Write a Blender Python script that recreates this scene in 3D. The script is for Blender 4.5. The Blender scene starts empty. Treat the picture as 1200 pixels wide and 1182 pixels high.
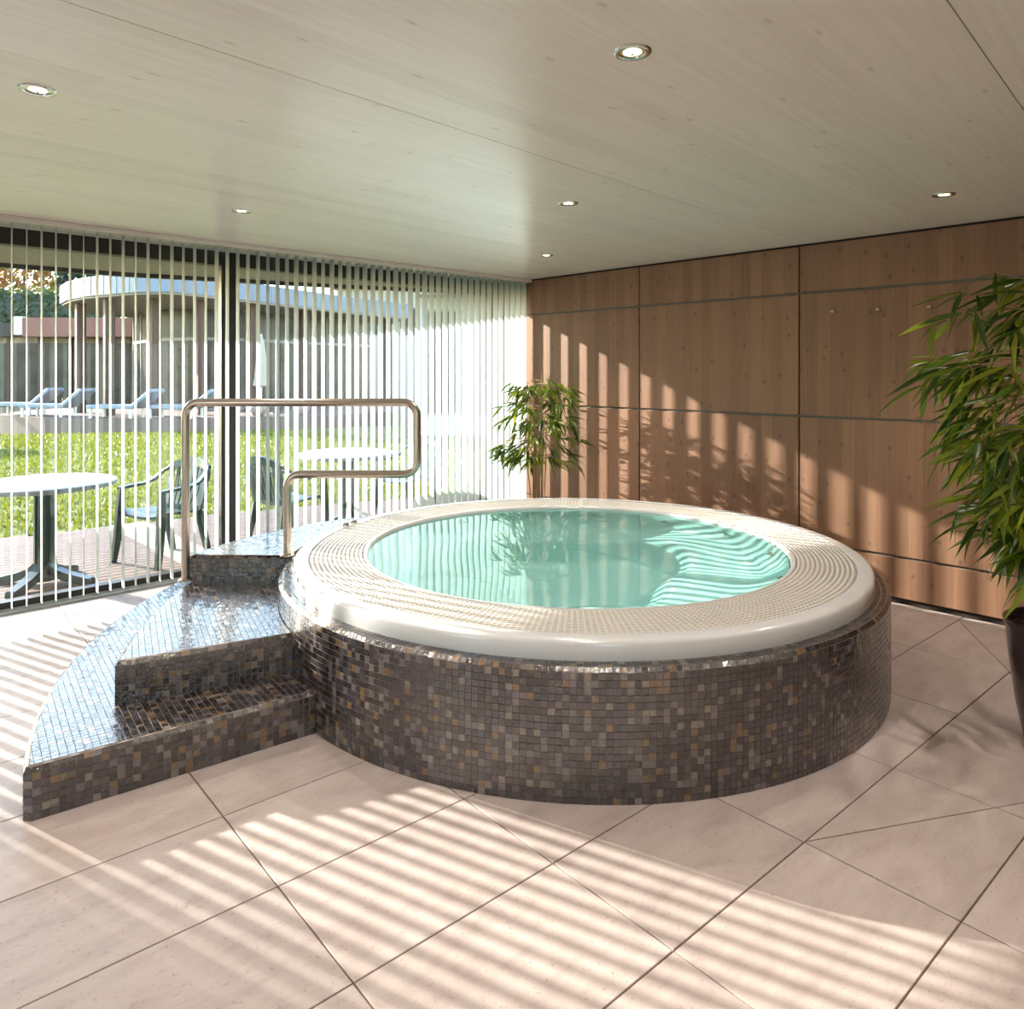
import bpy, bmesh, math, random
from mathutils import Vector, Matrix
random.seed(7)
R = math.radians
C = bpy.context.scene.collection
scene = bpy.context.scene

# ------------------------------------------------------------------ camera
H = 1.5
FPX = 866.0
cam_d = bpy.data.cameras.new('camera')
cam_d.sensor_fit = 'HORIZONTAL'
cam_d.sensor_width = 36.0
cam_d.lens = FPX / 1200 * 36.0
cam_d.shift_y = -(591 - 436.4) / 1200
cam_d.clip_end = 400
cam = bpy.data.objects.new('camera', cam_d)
C.objects.link(cam)
YAW = R(46.54)
cam.location = (0, 0, H)
cam.rotation_euler = (R(90), 0, YAW - R(90))
scene.camera = cam
FW = Vector((math.cos(YAW), math.sin(YAW), 0))

# ------------------------------------------------------------------ world and sun
SUN_DIR = Vector((0.325, -1.0, -0.364)).normalized()
world = bpy.data.worlds.new('world')
scene.world = world
world.use_nodes = True
wn = world.node_tree
bgn = wn.nodes['Background']
sky = wn.nodes.new('ShaderNodeTexSky')
sky.sky_type = 'NISHITA'
sky.sun_disc = False
sky.sun_elevation = R(19.7)
sky.sun_rotation = R(-18.5)
sky.air_density = 1.0
sky.dust_density = 0.6
sky.ozone_density = 1.0
wn.links.new(sky.outputs[0], bgn.inputs[0])
bgn.inputs[1].default_value = 0.56

sd = bpy.data.lights.new('sun', 'SUN')
sd.energy = 8.0
sd.angle = R(0.6)
sd.cycles.is_caustics_light = True
sd.color = (1.0, 0.91, 0.82)
so = bpy.data.objects.new('sun', sd)
C.objects.link(so)
so.location = (-5, 20, 8)
so.rotation_euler = SUN_DIR.to_track_quat('-Z', 'Y').to_euler()

vs = scene.view_settings
vs.view_transform = 'Standard'
vs.look = 'None'
vs.gamma = 1.0
vs.use_curve_mapping = False
vs.exposure = 1.3
scene.cycles.max_bounces = 10
scene.cycles.diffuse_bounces = 6
scene.cycles.glossy_bounces = 5
scene.cycles.transparent_max_bounces = 16
scene.cycles.caustics_reflective = False
scene.cycles.caustics_refractive = True
scene.cycles.sample_clamp_indirect = 6.0

# ------------------------------------------------------------------ materials
def nmat(name):
    m = bpy.data.materials.new(name)
    m.use_nodes = True
    nt = m.node_tree
    b = nt.nodes['Principled BSDF']
    return m, nt, b

def nd(nt, t, **kw):
    n = nt.nodes.new(t)
    for k, v in kw.items():
        if k in n.inputs:
            n.inputs[k].default_value = v
        else:
            setattr(n, k, v)
    return n

def lk(nt, a, b):
    nt.links.new(a, b)

def ramp(nt, stops, interp='LINEAR'):
    r = nt.nodes.new('ShaderNodeValToRGB')
    r.color_ramp.interpolation = interp
    el = r.color_ramp.elements
    while len(el) < len(stops):
        el.new(0.5)
    for e, (p, c) in zip(el, stops):
        e.position = p
        e.color = (*c, 1) if len(c) == 3 else c
    return r

def plain(name, col, rough=0.5, metal=0.0, spec=0.5, noise=0.06, scale=20, bump=0.0, coat=0.0):
    """a plain colour with a little procedural tone variation"""
    m, nt, b = nmat(name)
    tc = nd(nt, 'ShaderNodeTexCoord')
    n = nd(nt, 'ShaderNodeTexNoise', Scale=scale, Detail=4.0)
    lk(nt, tc.outputs['Object'], n.inputs['Vector'])
    r = ramp(nt, [(0.3, tuple(c * (1 - noise) for c in col)), (0.7, tuple(min(1, c * (1 + noise)) for c in col))])
    lk(nt, n.outputs['Fac'], r.inputs[0])
    lk(nt, r.outputs[0], b.inputs['Base Color'])
    b.inputs['Roughness'].default_value = rough
    b.inputs['Metallic'].default_value = metal
    b.inputs['Specular IOR Level'].default_value = spec
    b.inputs['Coat Weight'].default_value = coat
    if bump:
        bp = nd(nt, 'ShaderNodeBump', Strength=bump, Distance=0.01)
        lk(nt, n.outputs['Fac'], bp.inputs['Height'])
        lk(nt, bp.outputs[0], b.inputs['Normal'])
    return m

def mosaic_mat(name, mode):
    m, nt, b = nmat(name)
    if mode == 'object':
        oi = nd(nt, 'ShaderNodeObjectInfo')
        rnd = oi.outputs['Random']
    else:
        g = nd(nt, 'ShaderNodeNewGeometry')
        rnd = g.outputs['Random Per Island']
    cols = [(0.0, (0.003, 0.002, 0.003)), (0.14, (0.013, 0.010, 0.015)), (0.29, (0.034, 0.024, 0.026)),
            (0.42, (0.046, 0.039, 0.052)), (0.52, (0.074, 0.056, 0.050)), (0.62, (0.020, 0.013, 0.013)),
            (0.72, (0.145, 0.125, 0.130)), (0.81, (0.185, 0.108, 0.044)), (0.87, (0.036, 0.031, 0.046)), (0.945, (0.22, 0.18, 0.145))]
    r = ramp(nt, cols, 'CONSTANT')
    lk(nt, rnd, r.inputs[0])
    tc = nd(nt, 'ShaderNodeTexCoord')
    n = nd(nt, 'ShaderNodeTexNoise', Scale=85.0, Detail=3.0, Distortion=0.8)
    # world position + a per-tile offset so that every glass chip has its own ripple
    g2 = nd(nt, 'ShaderNodeNewGeometry')
    ad = nd(nt, 'ShaderNodeVectorMath', operation='ADD')
    lk(nt, g2.outputs['Position'], ad.inputs[0])
    lk(nt, rnd, ad.inputs[1])
    lk(nt, ad.outputs[0], n.inputs['Vector'])
    mx = nd(nt, 'ShaderNodeMixRGB', blend_type='MULTIPLY', Fac=0.5)
    lk(nt, r.outputs[0], mx.inputs[1])
    r2 = ramp(nt, [(0.3, (0.55, 0.55, 0.55)), (0.7, (1, 1, 1))])
    lk(nt, n.outputs['Fac'], r2.inputs[0])
    lk(nt, r2.outputs[0], mx.inputs[2])
    lk(nt, mx.outputs[0], b.inputs['Base Color'])
    b.inputs['Roughness'].default_value = 0.15
    b.inputs['IOR'].default_value = 2.1
    b.inputs['Metallic'].default_value = 0.12
    b.inputs['Coat Weight'].default_value = 0.5
    b.inputs['Coat Roughness'].default_value = 0.06
    bp = nd(nt, 'ShaderNodeBump', Strength=0.7, Distance=0.004)
    lk(nt, n.outputs['Fac'], bp.inputs['Height'])
    lk(nt, bp.outputs[0], b.inputs['Normal'])
    return m

def wood_wall_mat(name):
    m, nt, b = nmat(name)
    g = nd(nt, 'ShaderNodeNewGeometry')
    sx = nd(nt, 'ShaderNodeSeparateXYZ')
    lk(nt, g.outputs['Position'], sx.inputs[0])
    oi = nd(nt, 'ShaderNodeObjectInfo')
    # glued lamella strips 9 cm wide, along world Y, tone per strip
    mu = nd(nt, 'ShaderNodeMath', operation='MULTIPLY'); mu.inputs[1].default_value = 1 / 0.085
    lk(nt, sx.outputs['Y'], mu.inputs[0])
    fl = nd(nt, 'ShaderNodeMath', operation='FLOOR'); lk(nt, mu.outputs[0], fl.inputs[0])
    cb = nd(nt, 'ShaderNodeCombineXYZ'); lk(nt, fl.outputs[0], cb.inputs[0]); lk(nt, oi.outputs['Random'], cb.inputs[1])
    wnz = nd(nt, 'ShaderNodeTexWhiteNoise'); lk(nt, cb.outputs[0], wnz.inputs['Vector'])
    strip = ramp(nt, [(0, (0.27, 0.146, 0.090)), (0.5, (0.31, 0.170, 0.104)), (1, (0.35, 0.196, 0.118))])
    lk(nt, wnz.outputs['Value'], strip.inputs[0])
    mp = nd(nt, 'ShaderNodeMapping'); mp.inputs['Scale'].default_value = (1, 70, 2.2)
    lk(nt, g.outputs['Position'], mp.inputs['Vector'])
    gr = nd(nt, 'ShaderNodeTexNoise', Scale=1.0, Detail=6.0, Roughness=0.65); lk(nt, mp.outputs[0], gr.inputs['Vector'])
    gr2 = ramp(nt, [(0.25, (0.72, 0.70, 0.70)), (0.75, (1.1, 1.1, 1.1))]); lk(nt, gr.outputs['Fac'], gr2.inputs[0])
    m1 = nd(nt, 'ShaderNodeMixRGB', blend_type='MULTIPLY', Fac=0.75); lk(nt, strip.outputs[0], m1.inputs[1]); lk(nt, gr2.outputs[0], m1.inputs[2])
    # knots
    yz = nd(nt, 'ShaderNodeCombineXYZ'); lk(nt, sx.outputs['Y'], yz.inputs[0]); lk(nt, sx.outputs['Z'], yz.inputs[1])
    mk = nd(nt, 'ShaderNodeMapping'); mk.inputs['Scale'].default_value = (7.0, 5.0, 1)
    lk(nt, yz.outputs[0], mk.inputs['Vector'])
    vo = nd(nt, 'ShaderNodeTexVoronoi', voronoi_dimensions='2D', Scale=1.0, Randomness=1.0); lk(nt, mk.outputs[0], vo.inputs['Vector'])
    kr = ramp(nt, [(0.0, (1, 1, 1)), (0.05, (0.9, 0.9, 0.9)), (0.10, (0, 0, 0))]); lk(nt, vo.outputs['Distance'], kr.inputs[0])
    sel = nd(nt, 'ShaderNodeSeparateColor'); lk(nt, vo.outputs['Color'], sel.inputs[0])
    gt = nd(nt, 'ShaderNodeMath', operation='GREATER_THAN'); gt.inputs[1].default_value = 0.45; lk(nt, sel.outputs[0], gt.inputs[0])
    km = nd(nt, 'ShaderNodeMath', operation='MULTIPLY'); lk(nt, kr.outputs[0], km.inputs[0]); lk(nt, gt.outputs[0], km.inputs[1])
    k2 = nd(nt, 'ShaderNodeMath', operation='MULTIPLY'); k2.inputs[1].default_value = 0.45; lk(nt, km.outputs[0], k2.inputs[0])
    m2 = nd(nt, 'ShaderNodeMixRGB'); lk(nt, k2.outputs[0], m2.inputs[0]); lk(nt, m1.outputs[0], m2.inputs[1]); m2.inputs[2].default_value = (0.09, 0.04, 0.025, 1)
    lk(nt, m2.outputs[0], b.inputs['Base Color'])
    b.inputs['Roughness'].default_value = 0.5
    b.inputs['Specular IOR Level'].default_value = 0.35
    bp = nd(nt, 'ShaderNodeBump', Strength=0.1, Distance=0.003); lk(nt, gr.outputs['Fac'], bp.inputs['Height']); lk(nt, bp.outputs[0], b.inputs['Normal'])
    return m

def ceiling_mat(name):
    m, nt, b = nmat(name)
    tc = nd(nt, 'ShaderNodeTexCoord')
    sx = nd(nt, 'ShaderNodeSeparateXYZ'); lk(nt, tc.outputs['Object'], sx.inputs[0])
    mu = nd(nt, 'ShaderNodeMath', operation='MULTIPLY'); mu.inputs[1].default_value = 1 / 0.12; lk(nt, sx.outputs['Y'], mu.inputs[0])
    fl = nd(nt, 'ShaderNodeMath', operation='FLOOR'); lk(nt, mu.outputs[0], fl.inputs[0])
    # lamellae 12 cm wide, each broken into lengths
    wn1 = nd(nt, 'ShaderNodeTexWhiteNoise', noise_dimensions='1D'); lk(nt, fl.outputs[0], wn1.inputs['W'])
    mx = nd(nt, 'ShaderNodeMath', operation='MULTIPLY_ADD'); lk(nt, sx.outputs['X'], mx.inputs[0]); mx.inputs[1].default_value = 0.7
    ml = nd(nt, 'ShaderNodeMath', operation='MULTIPLY'); ml.inputs[1].default_value = 9.0; lk(nt, wn1.outputs['Value'], ml.inputs[0]); lk(nt, ml.outputs[0], mx.inputs[2])
    fx = nd(nt, 'ShaderNodeMath', operation='FLOOR'); lk(nt, mx.outputs[0], fx.inputs[0])
    cb = nd(nt, 'ShaderNodeCombineXYZ'); lk(nt, fl.outputs[0], cb.inputs[0]); lk(nt, fx.outputs[0], cb.inputs[1])
    w2 = nd(nt, 'ShaderNodeTexWhiteNoise'); lk(nt, cb.outputs[0], w2.inputs['Vector'])
    strip = ramp(nt, [(0, (0.80, 0.745, 0.675)), (1, (0.86, 0.805, 0.735))]); lk(nt, w2.outputs['Value'], strip.inputs[0])
    mp = nd(nt, 'ShaderNodeMapping'); mp.inputs['Scale'].default_value = (1.6, 45, 1); lk(nt, tc.outputs['Object'], mp.inputs['Vector'])
    gr = nd(nt, 'ShaderNodeTexNoise', Scale=1.0, Detail=5.0, Roughness=0.6); lk(nt, mp.outputs[0], gr.inputs['Vector'])
    g2 = ramp(nt, [(0.3, (0.93, 0.925, 0.915)), (0.7, (1.06, 1.06, 1.06))]); lk(nt, gr.outputs['Fac'], g2.inputs[0])
    m1 = nd(nt, 'ShaderNodeMixRGB', blend_type='MULTIPLY', Fac=0.8); lk(nt, strip.outputs[0], m1.inputs[1]); lk(nt, g2.outputs[0], m1.inputs[2])
    mk = nd(nt, 'ShaderNodeMapping'); mk.inputs['Scale'].default_value = (1.7, 4.5, 0.01); lk(nt, tc.outputs['Object'], mk.inputs['Vector'])
    vo = nd(nt, 'ShaderNodeTexVoronoi', voronoi_dimensions='2D', Scale=1.0, Randomness=1.0); lk(nt, mk.outputs[0], vo.inputs['Vector'])
    kr = ramp(nt, [(0.0, (0.35, 0.35, 0.35)), (0.02, (0.25, 0.25, 0.25)), (0.05, (0, 0, 0))]); lk(nt, vo.outputs['Distance'], kr.inputs[0])
    m2 = nd(nt, 'ShaderNodeMixRGB'); lk(nt, kr.outputs[0], m2.inputs[0]); lk(nt, m1.outputs[0], m2.inputs[1]); m2.inputs[2].default_value = (0.36, 0.25, 0.16, 1)
    lk(nt, m2.outputs[0], b.inputs['Base Color'])
    b.inputs['Roughness'].default_value = 0.27
    b.inputs['Specular IOR Level'].default_value = 0.5
    bp = nd(nt, 'ShaderNodeBump', Strength=0.06, Distance=0.002); lk(nt, gr.outputs['Fac'], bp.inputs['Height']); lk(nt, bp.outputs[0], b.inputs['Normal'])
    return m

def stone_mat(name):
    m, nt, b = nmat(name)
    g = nd(nt, 'ShaderNodeNewGeometry')
    oi = nd(nt, 'ShaderNodeObjectInfo')
    ad = nd(nt, 'ShaderNodeVectorMath', operation='MULTIPLY_ADD')
    ad.inputs[1].default_value = (1, 1, 1)
    lk(nt, g.outputs['Position'], ad.inputs[0])
    sc = nd(nt, 'ShaderNodeMath', operation='MULTIPLY'); sc.inputs[1].default_value = 30; lk(nt, oi.outputs['Random'], sc.inputs[0])
    lk(nt, sc.outputs[0], ad.inputs[2])
    mp = nd(nt, 'ShaderNodeMapping'); mp.inputs['Scale'].default_value = (3, 9, 1); mp.inputs['Rotation'].default_value = (0, 0, R(8))
    lk(nt, ad.outputs[0], mp.inputs['Vector'])
    n1 = nd(nt, 'ShaderNodeTexNoise', Scale=1.5, Detail=8.0, Roughness=0.62); lk(nt, mp.outputs[0], n1.inputs['Vector'])
    r1 = ramp(nt, [(0.3, (0.41, 0.335, 0.31)), (0.5, (0.485, 0.405, 0.375)), (0.72, (0.54, 0.465, 0.435))]); lk(nt, n1.outputs['Fac'], r1.inputs[0])
    n2 = nd(nt, 'ShaderNodeTexNoise', Scale=90.0, Detail=2.0); lk(nt, ad.outputs[0], n2.inputs['Vector'])
    r2 = ramp(nt, [(0.26, (0.74, 0.60, 0.55)), (0.38, (1, 1, 1))]); lk(nt, n2.outputs['Fac'], r2.inputs[0])
    mx = nd(nt, 'ShaderNodeMixRGB', blend_type='MULTIPLY', Fac=0.7); lk(nt, r1.outputs[0], mx.inputs[1]); lk(nt, r2.outputs[0], mx.inputs[2])
    hs = nd(nt, 'ShaderNodeHueSaturation')
    vr = nd(nt, 'ShaderNodeMapRange'); vr.inputs['To Min'].default_value = 0.94; vr.inputs['To Max'].default_value = 1.05
    lk(nt, oi.outputs['Random'], vr.inputs['Value']); lk(nt, vr.outputs[0], hs.inputs['Value']); lk(nt, mx.outputs[0], hs.inputs['Color'])
    lk(nt, hs.outputs[0], b.inputs['Base Color'])
    b.inputs['Roughness'].default_value = 0.46
    b.inputs['Specular IOR Level'].default_value = 0.28
    bp = nd(nt, 'ShaderNodeBump', Strength=0.12, Distance=0.002); lk(nt, n1.outputs['Fac'], bp.inputs['Height']); lk(nt, bp.outputs[0], b.inputs['Normal'])
    return m

def clear_mat(name, tint, ior=1.45, rough=0.0, bump=None):
    """thin clear pane: light passes straight through (tinted), the rest is mirrored by Fresnel"""
    m = bpy.data.materials.new(name); m.use_nodes = True
    nt = m.node_tree; nt.nodes.clear()
    out = nd(nt, 'ShaderNodeOutputMaterial')
    tr = nd(nt, 'ShaderNodeBsdfTransparent'); tr.inputs[0].default_value = (*tint, 1)
    gl = nd(nt, 'ShaderNodeBsdfGlossy', Roughness=rough)
    fr = nd(nt, 'ShaderNodeFresnel', IOR=ior)
    mix = nd(nt, 'ShaderNodeMixShader')
    lk(nt, fr.outputs[0], mix.inputs[0]); lk(nt, tr.outputs[0], mix.inputs[1]); lk(nt, gl.outputs[0], mix.inputs[2]); lk(nt, mix.outputs[0], out.inputs[0])
    if bump:
        tc = nd(nt, 'ShaderNodeTexCoord')
        n = nd(nt, 'ShaderNodeTexNoise', Scale=bump[0], Detail=2.0); lk(nt, tc.outputs['Object'], n.inputs['Vector'])
        bp = nd(nt, 'ShaderNodeBump', Strength=bump[1], Distance=0.01); lk(nt, n.outputs['Fac'], bp.inputs['Height'])
        lk(nt, bp.outputs[0], gl.inputs['Normal']); lk(nt, bp.outputs[0], fr.inputs['Normal'])
    return m

def water_mat(name, tint):
    m = bpy.data.materials.new(name); m.use_nodes = True
    nt = m.node_tree; nt.nodes.clear()
    out = nd(nt, 'ShaderNodeOutputMaterial')
    gl = nd(nt, 'ShaderNodeBsdfGlass', Roughness=0.0, IOR=1.33); gl.inputs['Color'].default_value = (*tint, 1)
    lk(nt, gl.outputs[0], out.inputs[0])
    return m

def leaf_mat(name, a, b_, c):
    m, nt, b = nmat(name)
    oi = nd(nt, 'ShaderNodeObjectInfo')
    g = nd(nt, 'ShaderNodeNewGeometry')
    sm = nd(nt, 'ShaderNodeMath', operation='ADD'); lk(nt, oi.outputs['Random'], sm.inputs[0]); lk(nt, g.outputs['Random Per Island'], sm.inputs[1])
    fr = nd(nt, 'ShaderNodeMath', operation='FRACT'); lk(nt, sm.outputs[0], fr.inputs[0])
    r = ramp(nt, [(0, a), (0.55, b_), (1, c)]); lk(nt, fr.outputs[0], r.inputs[0])
    lk(nt, r.outputs[0], b.inputs['Base Color'])
    b.inputs['Roughness'].default_value = 0.38
    out = nt.nodes['Material Output']
    tl = nd(nt, 'ShaderNodeBsdfTranslucent')
    br = nd(nt, 'ShaderNodeMixRGB', blend_type='MULTIPLY', Fac=1.0); lk(nt, r.outputs[0], br.inputs[1]); br.inputs[2].default_value = (1.5, 1.6, 0.8, 1)
    lk(nt, br.outputs[0], tl.inputs[0])
    mx = nd(nt, 'ShaderNodeMixShader'); mx.inputs[0].default_value = 0.28
    lk(nt, b.outputs[0], mx.inputs[1]); lk(nt, tl.outputs[0], mx.inputs[2]); lk(nt, mx.outputs[0], out.inputs[0])
    return m

def slat_mat(name):
    m, nt, b = nmat(name)
    b.inputs['Base Color'].default_value = (0.80, 0.83, 0.82, 1)
    tc = nd(nt, 'ShaderNodeTexCoord')
    mp = nd(nt, 'ShaderNodeMapping'); mp.inputs['Scale'].default_value = (1, 400, 400); lk(nt, tc.outputs['Object'], mp.inputs[0])
    n = nd(nt, 'ShaderNodeTexNoise', Scale=1.0); lk(nt, mp.outputs[0], n.inputs['Vector'])
    r = ramp(nt, [(0.3, (0.53, 0.62, 0.645)), (0.7, (0.58, 0.67, 0.695))]); lk(nt, n.outputs['Fac'], r.inputs[0]); lk(nt, r.outputs[0], b.inputs['Base Color'])
    b.inputs['Roughness'].default_value = 0.7
    out = nt.nodes['Material Output']
    tl = nd(nt, 'ShaderNodeBsdfTranslucent'); tl.inputs[0].default_value = (0.6, 0.68, 0.70, 1)
    mx = nd(nt, 'ShaderNodeMixShader'); mx.inputs[0].default_value = 0.12
    lk(nt, b.outputs[0], mx.inputs[1]); lk(nt, tl.outputs[0], mx.inputs[2]); lk(nt, mx.outputs[0], out.inputs[0])
    return m

def emit_mat(name, col, s):
    m, nt, b = nmat(name)
    b.inputs['Base Color'].default_value = (*col, 1)
    b.inputs['Emission Color'].default_value = (*col, 1)
    b.inputs['Emission Strength'].default_value = s
    return m

M = dict(
    mosaic=mosaic_mat('mosaic_glass', 'island'), mosaic_one=mosaic_mat('mosaic_glass_chip', 'object'),
    grout=plain('grout', (0.21, 0.15, 0.12), 0.8, scale=60, noise=0.15, bump=0.2),
    wood=wood_wall_mat('spruce_wall_panel'), ceiling=ceiling_mat('whitewashed_spruce'),
    stone=stone_mat('beige_stone'), joint=plain('floor_joint', (0.17, 0.105, 0.07), 0.85),
    screed=plain('screed', (0.16, 0.10, 0.07), 0.9),
    batten=plain('dark_batten', (0.035, 0.024, 0.018), 0.6), metal_strip=plain('grey_strip', (0.15, 0.135, 0.12), 0.5),
    acrylic=plain('white_acrylic', (0.71, 0.71, 0.715), 0.18, noise=0.01, coat=0.5),
    grate=plain('grate_plastic', (0.64, 0.60, 0.55), 0.4, noise=0.02),
    shell=plain('tub_shell', (0.62, 0.84, 0.82), 0.3, noise=0.02),
    water=water_mat('water', (0.80, 0.98, 0.96)),
    glass=clear_mat('window_glass', (0.95, 0.98, 0.97), 1.5),
    steel=plain('brushed_steel', (0.56, 0.47, 0.40), 0.24, metal=1.0, noise=0.05, scale=60),
    chrome=plain('chrome', (0.62, 0.60, 0.56), 0.14, metal=1.0, noise=0.02),
    lens=emit_mat('lamp_lens', (1.0, 0.80, 0.50), 3.0), reflector=plain('lamp_reflector', (0.75, 0.6, 0.4), 0.25, metal=1.0),
    frame=plain('dark_bronze_frame', (0.026, 0.021, 0.019), 0.45), slat=slat_mat('blind_fabric'),
    white=plain('white_paint', (0.80, 0.78, 0.75), 0.5, noise=0.02), rail=plain('blind_rail', (0.74, 0.68, 0.64), 0.4, noise=0.02),
    soffit=plain('soffit_board', (0.34, 0.32, 0.235), 0.7, noise=0.06, scale=6),
    plaster=plain('plaster_wall', (0.70, 0.66, 0.60), 0.8),
    sill=plain('pale_sill', (0.42, 0.41, 0.39), 0.4),
    deck=plain('deck_board', (0.155, 0.097, 0.075), 0.75, noise=0.2, scale=9), paving=plain('cream_paving', (0.36, 0.30, 0.23), 0.8),
    bounce_ground=plain('rear_bounce_ground', (0.55, 0.52, 0.47), 0.9, scale=8, noise=0.2),
    soil=plain('garden_soil', (0.10, 0.13, 0.03), 0.95, scale=3, noise=0.3),
    turf=plain('turf', (0.13, 0.145, 0.016), 0.9, scale=1.2, noise=0.3),
    grass=leaf_mat('grass_blade', (0.105, 0.125, 0.010), (0.16, 0.17, 0.016), (0.24, 0.225, 0.028)),
    plastic=plain('green_plastic', (0.018, 0.055, 0.046), 0.32, noise=0.05),
    tabletop=plain('white_tabletop', (0.46, 0.46, 0.48), 0.3, noise=0.03, scale=60),
    bamboo=leaf_mat('bamboo_leaf', (0.026, 0.066, 0.008), (0.085, 0.150, 0.012), (0.30, 0.33, 0.025)),
    cane=plain('bamboo_cane', (0.36, 0.20, 0.08), 0.5, noise=0.25, scale=14),
    pot=plain('dark_pot', (0.050, 0.030, 0.030), 0.22, noise=0.1, coat=0.4), bark=plain('pot_soil', (0.06, 0.025, 0.012), 0.95, noise=0.6, scale=70, bump=0.8),
    roof_fascia=plain('zinc_fascia', (0.15, 0.19, 0.25), 0.45), roof_under=plain('roof_underside', (0.24, 0.21, 0.17), 0.7),
    post=plain('timber_post', (0.085, 0.045, 0.03), 0.7), redwood=plain('red_cladding', (0.27, 0.115, 0.085), 0.75, noise=0.15),
    darkglass=plain('dark_glazing', (0.05, 0.042, 0.034), 0.25, spec=0.25, noise=0.6, scale=1.2), interior=plain('cafe_interior', (0.30, 0.22, 0.15), 0.9, noise=0.5, scale=1.5),
    mullion=plain('facade_mullion', (0.26, 0.245, 0.22), 0.5),
    hedge=leaf_mat('hedge_leaf', (0.030, 0.055, 0.014), (0.055, 0.085, 0.020), (0.11, 0.14, 0.03)), autumn=leaf_mat('autumn_leaf', (0.16, 0.05, 0.015), (0.25, 0.11, 0.025), (0.22, 0.19, 0.04)),
    conifer=leaf_mat('conifer_needles', (0.012, 0.030, 0.022), (0.020, 0.045, 0.035), (0.035, 0.065, 0.045)),
    trunk=plain('tree_bark', (0.09, 0.06, 0.045), 0.9), render=plain('white_render', (0.50, 0.50, 0.50), 0.85, noise=0.02, scale=2),
    brick=plain('red_brick', (0.42, 0.13, 0.08), 0.85, noise=0.2), rooftile=plain('roof_tiles', (0.30, 0.12, 0.08), 0.8),
    terrace=plain('terrace_stone', (0.20, 0.135, 0.11), 0.85), cream=plain('cream_canvas', (0.44, 0.40, 0.33), 0.8), pink=plain('pale_pink_glaze', (0.40, 0.29, 0.26), 0.4),
    lounger=plain('pale_lounger', (0.26, 0.29, 0.34), 0.6),
)

# ------------------------------------------------------------------ builders
def link_mesh(name, verts, faces, mat, parent=None, smooth=False):
    me = bpy.data.meshes.new(name)
    me.from_pydata([tuple(v) for v in verts], [], faces)
    me.update()
    if mat is not None:
        me.materials.append(mat)
    if smooth:
        me.polygons.foreach_set('use_smooth', [True] * len(me.polygons))
    o = bpy.data.objects.new(name, me)
    C.objects.link(o)
    if parent is not None:
        o.parent = parent
    return o

def inst(name, me, mat4, parent):
    o = bpy.data.objects.new(name, me)
    C.objects.link(o)
    o.parent = parent
    o.matrix_local = mat4
    return o

def thing(name, label, cat, loc=(0, 0, 0), rz=0.0, group=None):
    o = bpy.data.objects.new(name, None)
    C.objects.link(o)
    o.empty_display_size = 0.1
    o.location = loc
    o.rotation_euler = (0, 0, rz)
    o['label'] = label
    o['category'] = cat
    if group:
        o['group'] = group
    bpy.context.view_layer.update()
    return o

def tag(o, label, cat, group=None):
    o['label'] = label
    o['category'] = cat
    if group:
        o['group'] = group
    return o

def struct(o, label=None, cat=None):
    o['kind'] = 'structure'
    if label:
        o['label'] = label
    if cat:
        o['category'] = cat
    return o

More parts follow.
